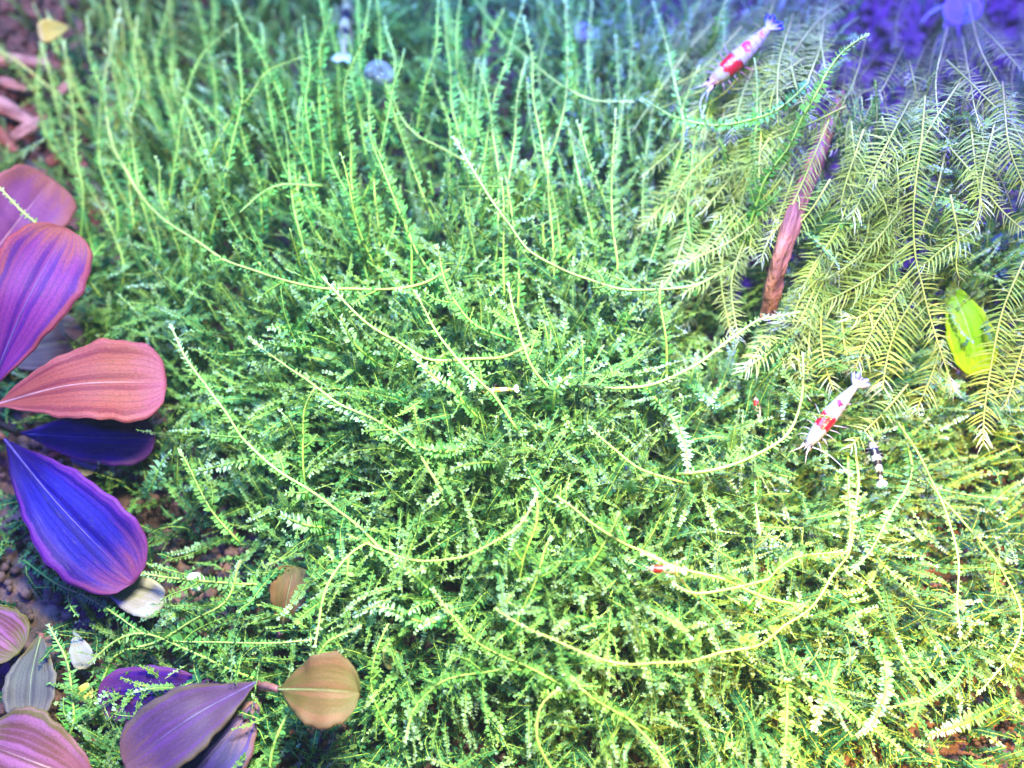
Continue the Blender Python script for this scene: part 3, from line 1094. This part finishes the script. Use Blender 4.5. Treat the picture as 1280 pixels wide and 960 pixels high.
# ------------------------------------------------------------------ broad leaves
def leaf_mesh(base, mid, tip, width, normal, ruffle=.06, fold=.12, wmax=.62, curl=0.0, nu=56, nv=21, seed=0, cup=0.0):
    r_ = np.random.default_rng(seed)
    C = catmull([base, mid, tip], nu)
    T = nrm(np.gradient(C, axis=0))
    Nn = nrm(np.asarray(normal, float))
    S = nrm(np.cross(T, Nn))
    N = nrm(np.cross(S, T))
    u = np.linspace(0, 1, nu)
    # obovate outline, rounded tip
    a = 1.15
    b = a * (1 - wmax) / wmax
    prof = np.maximum(u, 1e-4) ** a * np.maximum(1 - u, 1e-4) ** (b * .62)
    prof = prof / prof.max()
    prof = np.maximum(prof, .05 * (1 - u))
    v = np.linspace(-1, 1, nv)
    ph = r_.uniform(0, 6, 4)
    V = np.zeros((nu, nv, 3))
    for k in range(nu):
        hw = width * .5 * prof[k]
        edge = 1 + (.024 * np.sin(u[k] * 15 + ph[0] + 2.1 * (v > 0)) + .018 * np.sin(u[k] * 31 + ph[1] + 1.2 * (v > 0)) + .02 * np.sin(u[k] * 53 + ph[2])) * np.clip((np.abs(v) - .5) / .5, 0, 1)
        z = fold * np.abs(v) * hw + ruffle * width * .5 * v ** 2 * (np.sin(u[k] * 13 + ph[2] + (v > 0) * 2) + .7 * np.sin(u[k] * 24 + ph[3] + (v > 0)))
        z = z - cup * hw * v ** 2 + .007 * width * np.sin(np.abs(v) * 9) * prof[k]
        V[k] = C[k] + S[k] * (v * hw * edge)[:, None] + N[k] * z[:, None]
    return C, T, S, N, V, u, v


def leaf_part(parent, origin, base, mid, tip, width, normal, mat, rib_mat, name='leaf', rib=True, label=None, **kw):
    C, T, S, N, V, u, v = leaf_mesh(base, mid, tip, width, normal, **kw)
    nu, nv = V.shape[:2]
    me = bpy.data.meshes.new(name)
    ii, jj = np.meshgrid(np.arange(nu - 1), np.arange(nv - 1), indexing='ij')
    q = (ii * nv + jj).ravel()
    F = np.stack([q, q + nv, q + nv + 1, q + 1], -1)
    me.from_pydata((V.reshape(-1, 3) - origin).tolist(), [], F.tolist())
    uvl = me.uv_layers.new(name='UVMap')
    UV = np.stack(np.broadcast_arrays(u[:, None], (v[None] + 1) / 2), -1).reshape(-1, 2)
    uvl.data.foreach_set('uv', UV[F.ravel()].ravel().astype(np.float32))
    me.polygons.foreach_set('use_smooth', np.ones(len(F), bool))
    o = obj(name, me, mat, parent)
    if label:
        o['label'] = label
    m = o.modifiers.new('thickness', 'SOLIDIFY')
    m.thickness = .00035
    m.offset = 0
    if rib:
        mb = MB()
        k0 = int(nu * .93)
        tube(mb, C[:k0] + N[:k0] * .00014 - origin, np.linspace(width * .011 + .0001, .00003, k0), (1, 1, 1), 6)
        obj('midrib', mb.mesh('midrib'), rib_mat, o)
    return o


def flat_mat(name, col, rough=.4):
    m, nt, b, out = new_mat(name)
    nz = nd(nt, 'ShaderNodeTexNoise')
    nz.inputs['Scale'].default_value = 400
    tc = nd(nt, 'ShaderNodeTexCoord')
    nt.links.new(tc.outputs['Object'], nz.inputs['Vector'])
    r = nd(nt, 'ShaderNodeValToRGB')
    r.color_ramp.elements[0].position, r.color_ramp.elements[0].color = .3, (*[c * .7 for c in col], 1)
    r.color_ramp.elements[1].position, r.color_ramp.elements[1].color = .7, (*[min(1, c * 1.25) for c in col], 1)
    nt.links.new(nz.outputs[0], r.inputs[0])
    nt.links.new(r.outputs[0], b.inputs['Base Color'])
    b.inputs['Roughness'].default_value = rough
    return m


ML = {
    'salmon': broad_leaf_mat('salmon_leaf', (.42, .12, .095), (.46, .14, .13), (.44, .13, .18), (.24, .05, .06)),
    'indigo': broad_leaf_mat('indigo_leaf', (.055, .045, .30), (.20, .05, .25), (.26, .07, .16), (.02, .012, .14), base=(.02, .006, .06)),
    'orchid': broad_leaf_mat('orchid_leaf', (.28, .06, .24), (.40, .10, .10), (.44, .14, .10), (.08, .02, .20)),
    'pink': broad_leaf_mat('pink_leaf', (.26, .08, .20), (.36, .13, .12), (.38, .15, .12), (.36, .10, .34), veins=False),
    'violet': broad_leaf_mat('violet_leaf', (.05, .015, .10), (.18, .06, .18), (.20, .06, .17), (.07, .02, .2)),
    'plum': broad_leaf_mat('plum_leaf', (.085, .042, .10), (.12, .085, .06), (.18, .09, .085), (.12, .05, .18)),
    'twotone': broad_leaf_mat('blue_salmon_leaf', (.05, .04, .17), (.17, .085, .09), (.05, .04, .16), (.07, .05, .25), base=(.5, .26, .22)),
    'brown': broad_leaf_mat('brown_leaf', (.19, .125, .05), (.22, .13, .075), (.17, .15, .05), (.28, .14, .08), base=(.15, .14, .04)),
    'olive': broad_leaf_mat('olive_leaf', (.17, .16, .12), (.26, .22, .16), (.30, .24, .16), (.10, .09, .08)),
    'rosy': broad_leaf_mat('rosy_leaf', (.23, .09, .09), (.20, .16, .055), (.19, .18, .05), (.5, .2, .32), base=(.5, .2, .24)),
    'cream': broad_leaf_mat('cream_leaf', (.42, .38, .31), (.50, .46, .36), (.42, .34, .22), (.46, .42, .40), base=(.28, .26, .22)),
    'lime': broad_leaf_mat('lime_leaf', (.24, .55, .02), (.32, .52, .03), (.42, .55, .03), (.2, .45, .03)),
    'teal': broad_leaf_mat('teal_leaf', (.03, .17, .06), (.035, .18, .06), (.04, .19, .06), (.02, .11, .04)),
    'lilac': broad_leaf_mat('lilac_leaf', (.26, .24, .42), (.36, .28, .46), (.36, .27, .46), (.4, .3, .7), veins=False),
    'yellow': broad_leaf_mat('yellow_leaf', (.62, .58, .16), (.7, .62, .2), (.7, .66, .35), (.5, .45, .1), veins=False),
}
RIB_PALE = flat_mat('pale_midrib', (.42, .22, .21))
RIB_BLUE = flat_mat('dusky_midrib', (.10, .06, .20))
RIB_GREEN = flat_mat('green_midrib', (.22, .26, .10))
STEM_M = flat_mat('plant_stem', (.26, .10, .09))


def plant(name, label, crown, leafs, cat='plant'):
    """leafs: (base px, tip px, width px, mat, rib, z base, z tip, lift, roll, extra)"""
    cz = np.array(at_z(crown[0], crown[1], crown[2]))
    ground = np.array([cz[0], cz[1], 0.0])
    root = thing(name, label, cat, ground)
    mb = MB()
    tube(mb, catmull([(0, 0, 0), (.001, .0, cz[2] * .5), (0, 0, cz[2])], 8), np.linspace(.0016, .0012, 8), (1, 1, 1), 8)
    obj('stem', mb.mesh('stem'), STEM_M, root)
    for k, (bp_, tp_, wpx, mk, rk, z0, z1, lift, roll, kw) in enumerate(leafs):
        B = at_z(bp_[0], bp_[1], z0)
        T_ = at_z(tp_[0], tp_[1], z1)
        mpp = np.linalg.norm((B + T_) / 2 - CAM) * HALF / 640
        toc = nrm(CAM - (B + T_) / 2)
        ax = nrm(T_ - B)
        nb = nrm(toc * .6 + np.array([0, 0, .6]))
        nb = np.array(Quaternion(Vector(ax), R(roll)) @ Vector(nb))
        Mid = (B + T_) / 2 + nb * lift
        # petiole
        pm = MB()
        tube(pm, catmull([cz - ground, (cz + B) / 2 - ground + np.array([0, 0, .002]), B - ground], 8), np.linspace(.0011, .0007, 8), (1, 1, 1), 6)
        obj('petiole', pm.mesh('petiole'), STEM_M, root)
        leaf_part(root, ground, B, Mid, T_, wpx * mpp, nb, ML[mk], rk, seed=k * 7 + len(label), **kw)
    return root


plant('broad_leaved_plant', 'plant with large salmon, pink and indigo oval leaves beside the moss cushion', (-35, 520, .016), [
    ((-12, 508), (208, 478), 104, 'salmon', RIB_PALE, .020, .022, .005, -12, dict(ruffle=.05, wmax=.66)),
    ((5, 548), (168, 728), 104, 'indigo', RIB_BLUE, .016, .014, .005, 8, dict(ruffle=.03, wmax=.62)),
    ((-14, 492), (84, 286), 100, 'orchid', RIB_BLUE, .021, .030, .006, 5, dict(ruffle=.05, wmax=.62)),
    ((-45, 370), (66, 224), 92, 'pink', RIB_PALE, .018, .022, .004, 10, dict(ruffle=.05, wmax=.68)),
    ((25, 542), (194, 548), 66, 'violet', RIB_BLUE, .010, .011, .003, 15, dict(ruffle=.06)),
    ((-10, 450), (106, 425), 70, 'olive', RIB_GREEN, .006, .007, .003, 0, dict(ruffle=.06)),
])
plant('broad_leaved_plant', 'low plant with plum, blue and brown leaves in front of the cushion', (325, 858, .006), [
    ((322, 852), (156, 958), 86, 'plum', RIB_BLUE, .010, .014, .004, 8, dict(ruffle=.05, wmax=.56)),
    ((328, 868), (205, 1010), 92, 'twotone', RIB_BLUE, .006, .009, .003, -6, dict(ruffle=.05, wmax=.5)),
    ((300, 862), (122, 872), 66, 'violet', RIB_BLUE, .004, .006, .002, 0, dict(ruffle=.05, wmax=.6)),
    ((348, 862), (450, 866), 88, 'brown', RIB_GREEN, .018, .023, .003, 0, dict(ruffle=.05, wmax=.55)),
])
plant('broad_leaved_plant', 'corner plant with one rosy olive leaf and a grey green upright leaf', (30, 1020, .004), [
    ((128, 985), (-30, 925), 105, 'rosy', RIB_PALE, .010, .014, .005, 0, dict(ruffle=.05, wmax=.5)),
    ((52, 792), (36, 900), 60, 'olive', RIB_GREEN, .006, .010, .002, 10, dict(ruffle=.03, wmax=.6)),
    ((-40, 760), (25, 815), 66, 'rosy', RIB_PALE, .008, .010, .002, 0, dict(ruffle=.04, wmax=.6)),
])
plant('small_plant', 'small plant with one dull upright brown leaf in the dark hollow', (352, 800, .001), [
    ((352, 790), (368, 708), 50, 'brown', RIB_GREEN, .008, .014, .002, 0, dict(ruffle=.04, wmax=.68)),
])
plant('small_plant', 'plant with glowing lime leaf and teal leaf behind the fern moss', (1225, 350, .004), [
    ((1182, 345), (1226, 468), 54, 'lime', RIB_GREEN, .022, .019, .003, 0, dict(ruffle=.05, wmax=.6)),
    ((1290, 420), (1250, 290), 74, 'teal', RIB_GREEN, .014, .016, .003, 0, dict(ruffle=.03, wmax=.55)),
])
pl = plant('small_plant', 'lilac leaf with pale roots in the dark blue corner', (1188, -8, .016), [
    ((1192, -14), (1207, 30), 44, 'lilac', RIB_PALE, .026, .026, .001, 0, dict(ruffle=.02, wmax=.6)),
])
for pts in ([(1188, 5), (1165, 15), (1150, 30)], [(1188, 8), (1180, 22), (1182, 42)], [(1194, 12), (1196, 30), (1200, 50)]):
    mb = MB()
    P = np.array([at_z(x, y, .016 - .002 * k) for k, (x, y) in enumerate(pts)]) - np.array(pl.location)
    tube(mb, catmull(P, 8), np.linspace(.0006, .0002, 8), (1, 1, 1), 5)
    obj('root', mb.mesh('root'), flat_mat('pale_root', (.55, .5, .35)), pl)


def loose_leaf(label, bp_, tp_, wpx, mk, z, cat='leaf', rib=RIB_GREEN):
    B = at_z(*bp_, z)
    T_ = at_z(*tp_, z)
    mpp = np.linalg.norm(B - CAM) * HALF / 640
    root = thing('fallen_leaf', label, cat, B)
    nb = nrm(nrm(CAM - B) + np.array([0, 0, .5]))
    leaf_part(root, B, B, (B + T_) / 2 + nb * .001, T_, wpx * mpp, nb, ML[mk], rib, name='blade', ruffle=.04, seed=len(label), nu=20, nv=11)


loose_leaf('cream coloured dying leaf below the indigo leaf', (122, 728), (205, 756), 46, 'cream', .008)
loose_leaf('small cream leaf scrap on the dark floor', (92, 788), (108, 836), 26, 'cream', .006)
loose_leaf('cream scrap wedged behind the salmon and indigo leaves', (88, 560), (116, 592), 26, 'cream', .008)
loose_leaf('small blurred yellow leaf by the driftwood', (88, 34), (48, 42), 26, 'yellow', .018)
loose_leaf('tiny yellow leaf in the shadow behind the brown round leaf', (478, 812), (498, 832), 24, 'yellow', .006)
loose_leaf('tiny cream leaf beside the plum leaf', (92, 872), (116, 862), 20, 'yellow', .006)


# ------------------------------------------------------------------ twig and driftwood
def branch(name, label, pts, radii, mat, seed, knots=(), cat='wood', sides=14, n=60):
    r_ = np.random.default_rng(seed)
    P = catmull(pts, n)
    origin = P[0].copy()
    T, S, N = frames(P)
    rad = np.interp(np.linspace(0, 1, n), np.linspace(0, 1, len(radii)), radii)
    a = np.arange(sides) * 2 * math.pi / sides
    lump = 1 + .07 * r_.standard_normal((n, sides))
    lump += .10 * np.sin(a * 3 + 2)[None] + .08 * np.sin(a * 5 + np.linspace(0, 5, n)[:, None])
    for kp in knots:
        lump *= 1 + .14 * np.exp(-((np.linspace(0, 1, n) - kp) / .035) ** 2)[:, None]
    lump[1:-1] = (lump[:-2] + lump[1:-1] * 2 + lump[2:]) / 4
    V = P[:, None] + (rad[:, None] * lump)[..., None] * (np.cos(a)[None, :, None] * S[:, None] + np.sin(a)[None, :, None] * N[:, None])
    i = np.arange(n - 1)[:, None] * sides
    j = np.arange(sides)[None]
    k = (j + 1) % sides
    F = np.stack([i + j, i + k, i + sides + k, i + sides + j], -1).reshape(-1, 4)
    q = Vector(P[-1] - P[0]).to_track_quat('X', 'Z')
    mb = MB()
    Vl = (V.reshape(-1, 3) - origin)
    Rm = np.array(q.to_matrix())
    mb.add(Vl @ Rm, [F, np.array([list(range(sides))[::-1]]), np.array([[(n - 1) * sides + s_ for s_ in range(sides)]])], (1, 1, 1))
    o = obj(name, mb.mesh(name), mat)
    o.location = origin
    o.rotation_euler = q.to_euler()
    return tag(o, label, cat)


M_TWIG = wood_mat('red_twig', (.10, .026, .015), (.42, .15, .085))
M_DRIFT = wood_mat('driftwood', (.20, .09, .075), (.60, .36, .29))
branch('twig', 'reddish brown twig slanting through the fern moss', [at_z(958, 398, .025), at_z(974, 325, .034), at_z(1000, 245, .037), at_z(1030, 172, .036), at_z(1052, 118, .033)],
       [.0016, .0018, .0019, .0017, .0010], M_TWIG, 3, (.10, .34, .62), n=110, sides=18)
branch('driftwood', 'pale driftwood stick beside the small yellow leaf', [at_z(-60, 68, .004), at_z(0, 75, .006), at_z(62, 78, .005)], [.002, .0019, .0010], M_DRIFT, 4, (.7,))
branch('driftwood', 'short broken driftwood stick above the pink leaf', [at_z(-30, 122, .005), at_z(10, 135, .006), at_z(38, 152, .005)], [.0022, .002, .0012], M_DRIFT, 5)
branch('driftwood', 'driftwood chip slanting over the brown soil above the pink leaf', [at_z(18, 172, .004), at_z(40, 158, .006), at_z(62, 146, .006)], [.0012, .0018, .001], M_DRIFT, 6)
branch('driftwood', 'dark brown driftwood stub behind the moss stems beside the pink leaves', [at_z(100, 200, .002), at_z(125, 260, .003), at_z(150, 330, .003)], [.0025, .003, .002], wood_mat('dark_wood', (.10, .03, .03), (.30, .11, .10)), 7)

for q, (x0, y0, x1, y1, rr, lb) in enumerate([
        (0, 100, 34, 112, .0013, 'thin driftwood splinter between the pale stick and the broken stick'),
        (62, 205, 96, 180, .0016, 'reddish wood chip lying beside the pink leaf tip'),
        (70, 120, 100, 95, .0014, 'reddish wood chip between moss stems near the yellow leaf'),
        (140, 300, 168, 322, .0018, 'red brown wood chip under the long sweeping runner'),
        (185, 425, 215, 440, .0017, 'red brown wood chip beside the salmon leaf tip'),
        (-5, 160, 22, 190, .0015, 'blunt wood chip just above the pink leaf')]):
    branch('wood_chip', lb, [at_z(x0, y0, .004), at_z((x0 + x1) / 2, (y0 + y1) / 2, .0055), at_z(x1, y1, .005)], [rr * .7, rr, rr * .6],
           M_DRIFT if q % 2 == 0 else M_TWIG, 20 + q, n=24, sides=10)


# ------------------------------------------------------------------ shrimp
M_SHRIMP = col_mat('shrimp_shell', .32, sss=.25, coat=.15)
M_EYE = col_mat('shrimp_eye', .15)
M_FEELER = col_mat('shrimp_feeler', .4)


def shrimp(label, head_px, tail_px, off, paint, group=None, width=1.0, antenna_px=None, bend=0.0, legs=True, fan_tint=(.85, .85, .9), leg_col=(.45, .33, .3)):
    H = on_canopy(*head_px, off)
    Tl = on_canopy(*tail_px, off)
    Tl[2] = H[2] + np.clip(Tl[2] - H[2], -.006, .006)
    Tl = at_z(*tail_px, Tl[2])
    Ltot = np.linalg.norm(H - Tl)
    X = nrm(H - Tl)
    Zc = nrm(nrm(CAM - H) * .5 + np.array([0, 0, 1.0]))
    Y = nrm(np.cross(Zc, X))
    Z = np.cross(X, Y)
    root = thing('shrimp', label, 'shrimp', H, group)
    M = Matrix(np.column_stack([X, Y, Z]).tolist())
    root.rotation_euler = M.to_euler()
    L = Ltot * .86           # body without the fan
    ns, na = 96, 28
    s = np.linspace(0, 1, ns)
    ks = [0, .03, .1, .22, .36, .45, .6, .75, .88, 1.0]
    wd = np.interp(s, ks, [.014, .06, .088, .106, .116, .116, .106, .088, .062, .042]) * width
    ht = np.interp(s, ks, [.012, .05, .085, .115, .125, .125, .115, .09, .06, .03]) * width
    # overlapping abdominal plates
    for e in (.40, .50, .60, .70, .80, .90):
        k_ = np.exp(-np.clip((s - e) / .03, 0, 20)) * (s >= e)
        wd = wd * (1 + .07 * k_)
        ht = ht * (1 + .05 * k_)
    cx = -s * L
    cz = (.05 * np.sin(s * math.pi * .9) + .012) * L
    cy = bend * np.sin(s * math.pi) * L
    th = np.arange(na) * 2 * math.pi / na
    cs, sn = np.cos(th), np.sin(th)
    V = np.zeros((ns, na, 3))
    V[..., 0] = cx[:, None]
    V[..., 1] = cy[:, None] + wd[:, None] * L * sn[None]
    V[..., 2] = cz[:, None] + ht[:, None] * L * np.where(cs > 0, cs * .85, cs * .8)[None]
    Cc = np.zeros((ns, na, 3))
    for k in range(ns):
        for q_ in range(na):
            wob = .018 * math.sin(th[q_] * 3 + 1.3) + .012 * math.sin(th[q_] * 7)
            tw = th[q_] if th[q_] <= math.pi else th[q_] - 2 * math.pi
            near_seam = min(abs(s[k] - e) for e in (.405, .505, .605, .705, .805, .905))
            Cc[k, q_] = np.array(paint(s[k] + wob, tw)) * (.62 if near_seam < .008 else 1.0) * rng.uniform(.93, 1.05)
    mb = MB()
    i = np.arange(ns - 1)[:, None] * na
    j = np.arange(na)[None]
    k2 = (j + 1) % na
    F = np.stack([i + j, i + k2, i + na + k2, i + na + j], -1).reshape(-1, 4)
    mb.add(V.reshape(-1, 3), [F, np.array([list(range(na))]), np.array([[(ns - 1) * na + q_ for q_ in range(na)][::-1]])], Cc.reshape(-1, 3))
    # rostrum
    tube(mb, np.array([(-.03 * L, 0, cz[0] + .035 * L), (.05 * L, 0, cz[0] + .04 * L), (.11 * L, 0, cz[0] + .045 * L)]), np.array([.016, .009, .002]) * L, np.array(paint(.02, 0)), 6)
    # tail fan: telson and four blades
    tb = np.array([-L * .985, cy[-1], cz[-1]])
    for a_, ln, wv in ((0, .17, .05), (.36, .21, .075), (-.36, .21, .075), (.70, .20, .075), (-.70, .20, .075)):
        d = np.array([-math.cos(a_), math.sin(a_), -.08])
        sd = np.array([math.sin(a_), math.cos(a_), 0])
        m = 9
        tt = np.linspace(0, 1, m)
        pw = (tt ** .6 * (1.02 - tt) ** .35)
        pw = pw / pw.max() * wv * L * .55
        Pt = tb + d * (tt * ln * L)[:, None] + np.array([0, 0, .004 * L])
        up_ = np.array([0, 0, .006 * L])
        VV = np.stack([Pt + sd * pw[:, None], Pt + up_, Pt - sd * pw[:, None], Pt - up_], 1).reshape(-1, 3)
        i = np.arange(m - 1)[:, None] * 4
        j = np.arange(4)[None]
        FF = np.stack([i + j, i + (j + 1) % 4, i + 4 + (j + 1) % 4, i + 4 + j], -1).reshape(-1, 4)
        base_c = np.array(paint(.97, 0))
        ft = np.clip((tt[:, None] - .35) / .4, 0, 1)
        cc = base_c[None] * (1 - ft) + np.asarray(fan_tint)[None] * ft
        mb.add(VV, FF, np.repeat(cc, 4, 0))
    if legs:
        lc = np.asarray(leg_col)
        for sd in (-1, 1):
            for k in range(5):
                x0 = -(.12 + .065 * k) * L
                fwdk = (.10 - .055 * k) * L
                tube(mb, catmull([(x0, sd * .06 * L, cz[0] * .5), (x0 + fwdk * .6, sd * (.15 + .01 * k) * L, .03 * L), (x0 + fwdk * 1.2, sd * (.215 + .012 * k) * L, -.07 * L)], 7),
                     np.array([.008, .007, .006, .005, .004, .003, .002]) * L, lc, 5)
            for k in range(4):
                x0 = -(.48 + .09 * k) * L
                tube(mb, np.array([(x0, sd * .05 * L, cz[40] - .05 * L), (x0 - .03 * L, sd * .085 * L, cz[40] - .11 * L), (x0 - .07 * L, sd * .09 * L, cz[40] - .14 * L)]), np.array([.016, .014, .004]) * L, lc, 5)
            # front claws and mouthparts
            tube(mb, catmull([(-.06 * L, sd * .035 * L, .0), (.03 * L, sd * .06 * L, -.02 * L), (.09 * L, sd * .03 * L, -.04 * L)], 6), np.array([.011, .011, .01, .009, .007, .003]) * L, lc, 5)
            # antennal scale
            tube(mb, np.array([(-.02 * L, sd * .03 * L, cz[0]), (.06 * L, sd * .045 * L, cz[0] + .005 * L), (.12 * L, sd * .05 * L, cz[0])]), np.array([.012, .02, .004]) * L, np.array(paint(.03, 0)) * .95, 6)
    obj('body', mb.mesh('body'), M_SHRIMP, root)
    for sd in (-1, 1):
        eb = MB()
        eb.add(IV * .021 * L * width + np.array([.005 * L, sd * .055 * L * width, cz[0] + .035 * L]), IF, (.02, .012, .012))
        obj('eye', eb.mesh('eye'), M_EYE, root)
        if legs:
            ab = MB()
            tube(ab, catmull([(.02 * L, sd * .02 * L, cz[0]), (.14 * L, sd * .07 * L, cz[0] + .03 * L), (.24 * L, sd * .13 * L, cz[0] - .01 * L)], 8), np.linspace(.006, .002, 8) * L, (.85, .75, .72), 4)
            obj('antennule', ab.mesh('antennule'), M_FEELER, root)
    if antenna_px:
        inv = np.linalg.inv(np.column_stack([X, Y, Z]))
        for pts in antenna_px:
            P = np.array([(inv @ (on_canopy(x, y, off + .001) - H)) for x, y in pts])
            P[0] = (.01 * L, 0.01 * L, cz[0])
            ab = MB()
            tube(ab, catmull(P, 14), np.linspace(.00011, .00005, 14), (.6, .6, .6), 5)
            obj('antenna', ab.mesh('antenna'), M_FEELER, root)
    return root


WHITE = (.86, .80, .76)
RED = (.45, .006, .02)


def paint1(s, a):
    if .19 < s < .40 and abs(a) < 2.3:
        return (.9, .5, .5) if abs(s - .30) < .014 and abs(a + .1) < .16 else RED
    if (s - .60) ** 2 / .0045 + (a + .15) ** 2 / .55 < 1 and not (abs(s - .615) < .02 and .1 < a < .5):
        return (.70, .03, .16)
    if (s - .87) ** 2 / .0008 + a ** 2 / .35 < 1:
        return (.65, .12, .3)
    if s < .04:
        return (.85, .45, .42)
    if a < -.9:
        return (.44, .30, .13)
    return (.40, .36, .31) if s > .1 else (.42, .27, .22)


def paint2(s, a):
    if .24 < s < .44 and abs(a) < 1.5:
        return (.85, .4, .4) if (abs(s - .33) < .012 and abs(a - .3) < .14) or (abs(s - .38) < .01 and abs(a + .2) < .1) else RED
    if (s - .66) ** 2 / .0022 + (a * a) / .22 < 1:
        return RED
    if (s - .93) ** 2 / .0006 + a * a / .2 < 1:
        return (.6, .2, .32)
    return (.37, .33, .36)


def paint_black(s, a):
    for lo, hi in ((.17, .36), (.50, .63), (.78, .90)):
        if lo < s < hi:
            return (.012, .012, .02)
    return (.40, .385, .36)


def paint_black2(s, a):
    for lo, hi in ((.22, .46), (.64, .74)):
        if lo < s < hi:
            return (.02, .012, .05)
    return (.42, .36, .27)


def paint_baby(s, a):
    if .12 < s < .42:
        return (.68, .05, .03)
    return (.85, .70, .55)


def paint_amber(s, a):
    return (.80, .50, .08) if math.sin(s * 16) > 0 else (.85, .82, .7)


shrimp('red and white banded shrimp with blue edged tail resting on fern moss', (889, 105), (971, 26), .010, paint1, width=1.0, bend=.02,
       fan_tint=(.015, .05, .40), leg_col=(.45, .25, .23), antenna_px=[[(889, 105), (875, 130), (885, 160)]])
shrimp('white shrimp with a red saddle and red spot, one long antenna trailing', (1010, 556), (1078, 472), .007, paint2, width=.9, bend=-.015,
       fan_tint=(.24, .26, .40), leg_col=(.42, .38, .41), antenna_px=[[(1012, 552), (1035, 568), (1068, 598)]])
shrimp('small black and white banded shrimp clinging to moss near the soil', (1089, 552), (1103, 608), .006, paint_black, width=1.05, legs=True, leg_col=(.4, .38, .36))
shrimp('small black and white banded shrimp high among the tall stems', (434, 6), (429, 78), .003, paint_black2, width=.62, legs=True, leg_col=(.4, .38, .36))
shrimp('tiny baby shrimp with red back on the front of the cushion', (811, 711), (858, 714), .005, paint_baby, width=1.1)
shrimp('tiny baby shrimp half sunk in moss near the red twig end', (944, 498), (950, 528), .002, paint_baby, width=1.2)
shrimp('tiny amber spotted baby shrimp in the middle of the cushion', (602, 490), (648, 486), .001, paint_amber, width=.7)


# ------------------------------------------------------------------ snails
def snail(label, px, py, off, rpx, mat, turns=2.4, tilt=(0, 0, 0)):
    c = on_canopy(px, py, off)
    r = rpx * np.linalg.norm(c - CAM) * HALF / 640
    root = thing('snail_shell', label, 'snail', c)
    n = 70
    t = np.linspace(0, 1, n)
    a = t * turns * 2 * math.pi
    rr = r * (.06 + .62 * t ** 1.2)
    P = np.stack([rr * np.cos(a), rr * np.sin(a), r * .25 * (1 - t)], -1)
    mb = MB()
    tube(mb, P, r * (.06 + .36 * t ** 1.2), (1, 1, 1), 12)
    o = obj('shell', mb.mesh('shell'), mat, root)
    # body peeking out of the mouth of the shell
    mb = MB()
    e = P[-1]
    d = nrm(P[-1] - P[-2])
    tube(mb, np.array([e - d * r * .2, e + d * r * .15, e + d * r * .35]), np.array([.3, .26, .06]) * r, (1, 1, 1), 8)
    obj('foot', mb.mesh('foot'), mat, root)
    root.rotation_euler = tilt
    return root


def glassy(name, col, alpha):
    m, nt, b, out = new_mat(name)
    b.inputs['Base Color'].default_value = (*col, 1)
    b.inputs['Roughness'].default_value = .2
    b.inputs['Alpha'].default_value = alpha
    return m


snail('bluish translucent ramshorn snail among the tall stems', 476, 93, .012, 20, glassy('translucent_shell', (.34, .40, .48), .28), tilt=(.3, .2, 1))
snail('faint greyish translucent snail in the blue shade at the back', 733, 42, .010, 17, glassy('faint_shell', (.3, .32, .42), .2), tilt=(.4, -.2, 2))
snail('small round white snail shell on a moss stem over the dark floor', 245, 729, .004, 13, flat_mat('white_shell', (.86, .80, .62), .3), tilt=(.5, 0, 0))

print('moss things', moss_count[0], 'objects', len(bpy.data.objects))

# ------------------------------------------------------------------ hazy water
hm = bpy.data.materials.new('hazy_water')
hm.use_nodes = True
hm.node_tree.nodes.clear()
ho = hm.node_tree.nodes.new('ShaderNodeOutputMaterial')
hv = hm.node_tree.nodes.new('ShaderNodeVolumePrincipled')
hv.inputs['Color'].default_value = (0.7, 0.85, 1.0, 1)
hv.inputs['Density'].default_value = 0.06
hm.node_tree.links.new(hv.outputs[0], ho.inputs['Volume'])
bx = np.array([(x, y, z) for z in (-.012, .28) for y in (-.25, .40) for x in (-.34, .34)])
mb = MB()
mb.add(bx, np.array([(0, 2, 3, 1), (4, 5, 7, 6), (0, 1, 5, 4), (2, 6, 7, 3), (0, 4, 6, 2), (1, 3, 7, 5)]), (1, 1, 1))
hz = obj('haze', mb.mesh('haze', smooth=False), hm)
hz['kind'] = 'stuff'
tag(hz, 'faint milky haze of the tank water', 'water')
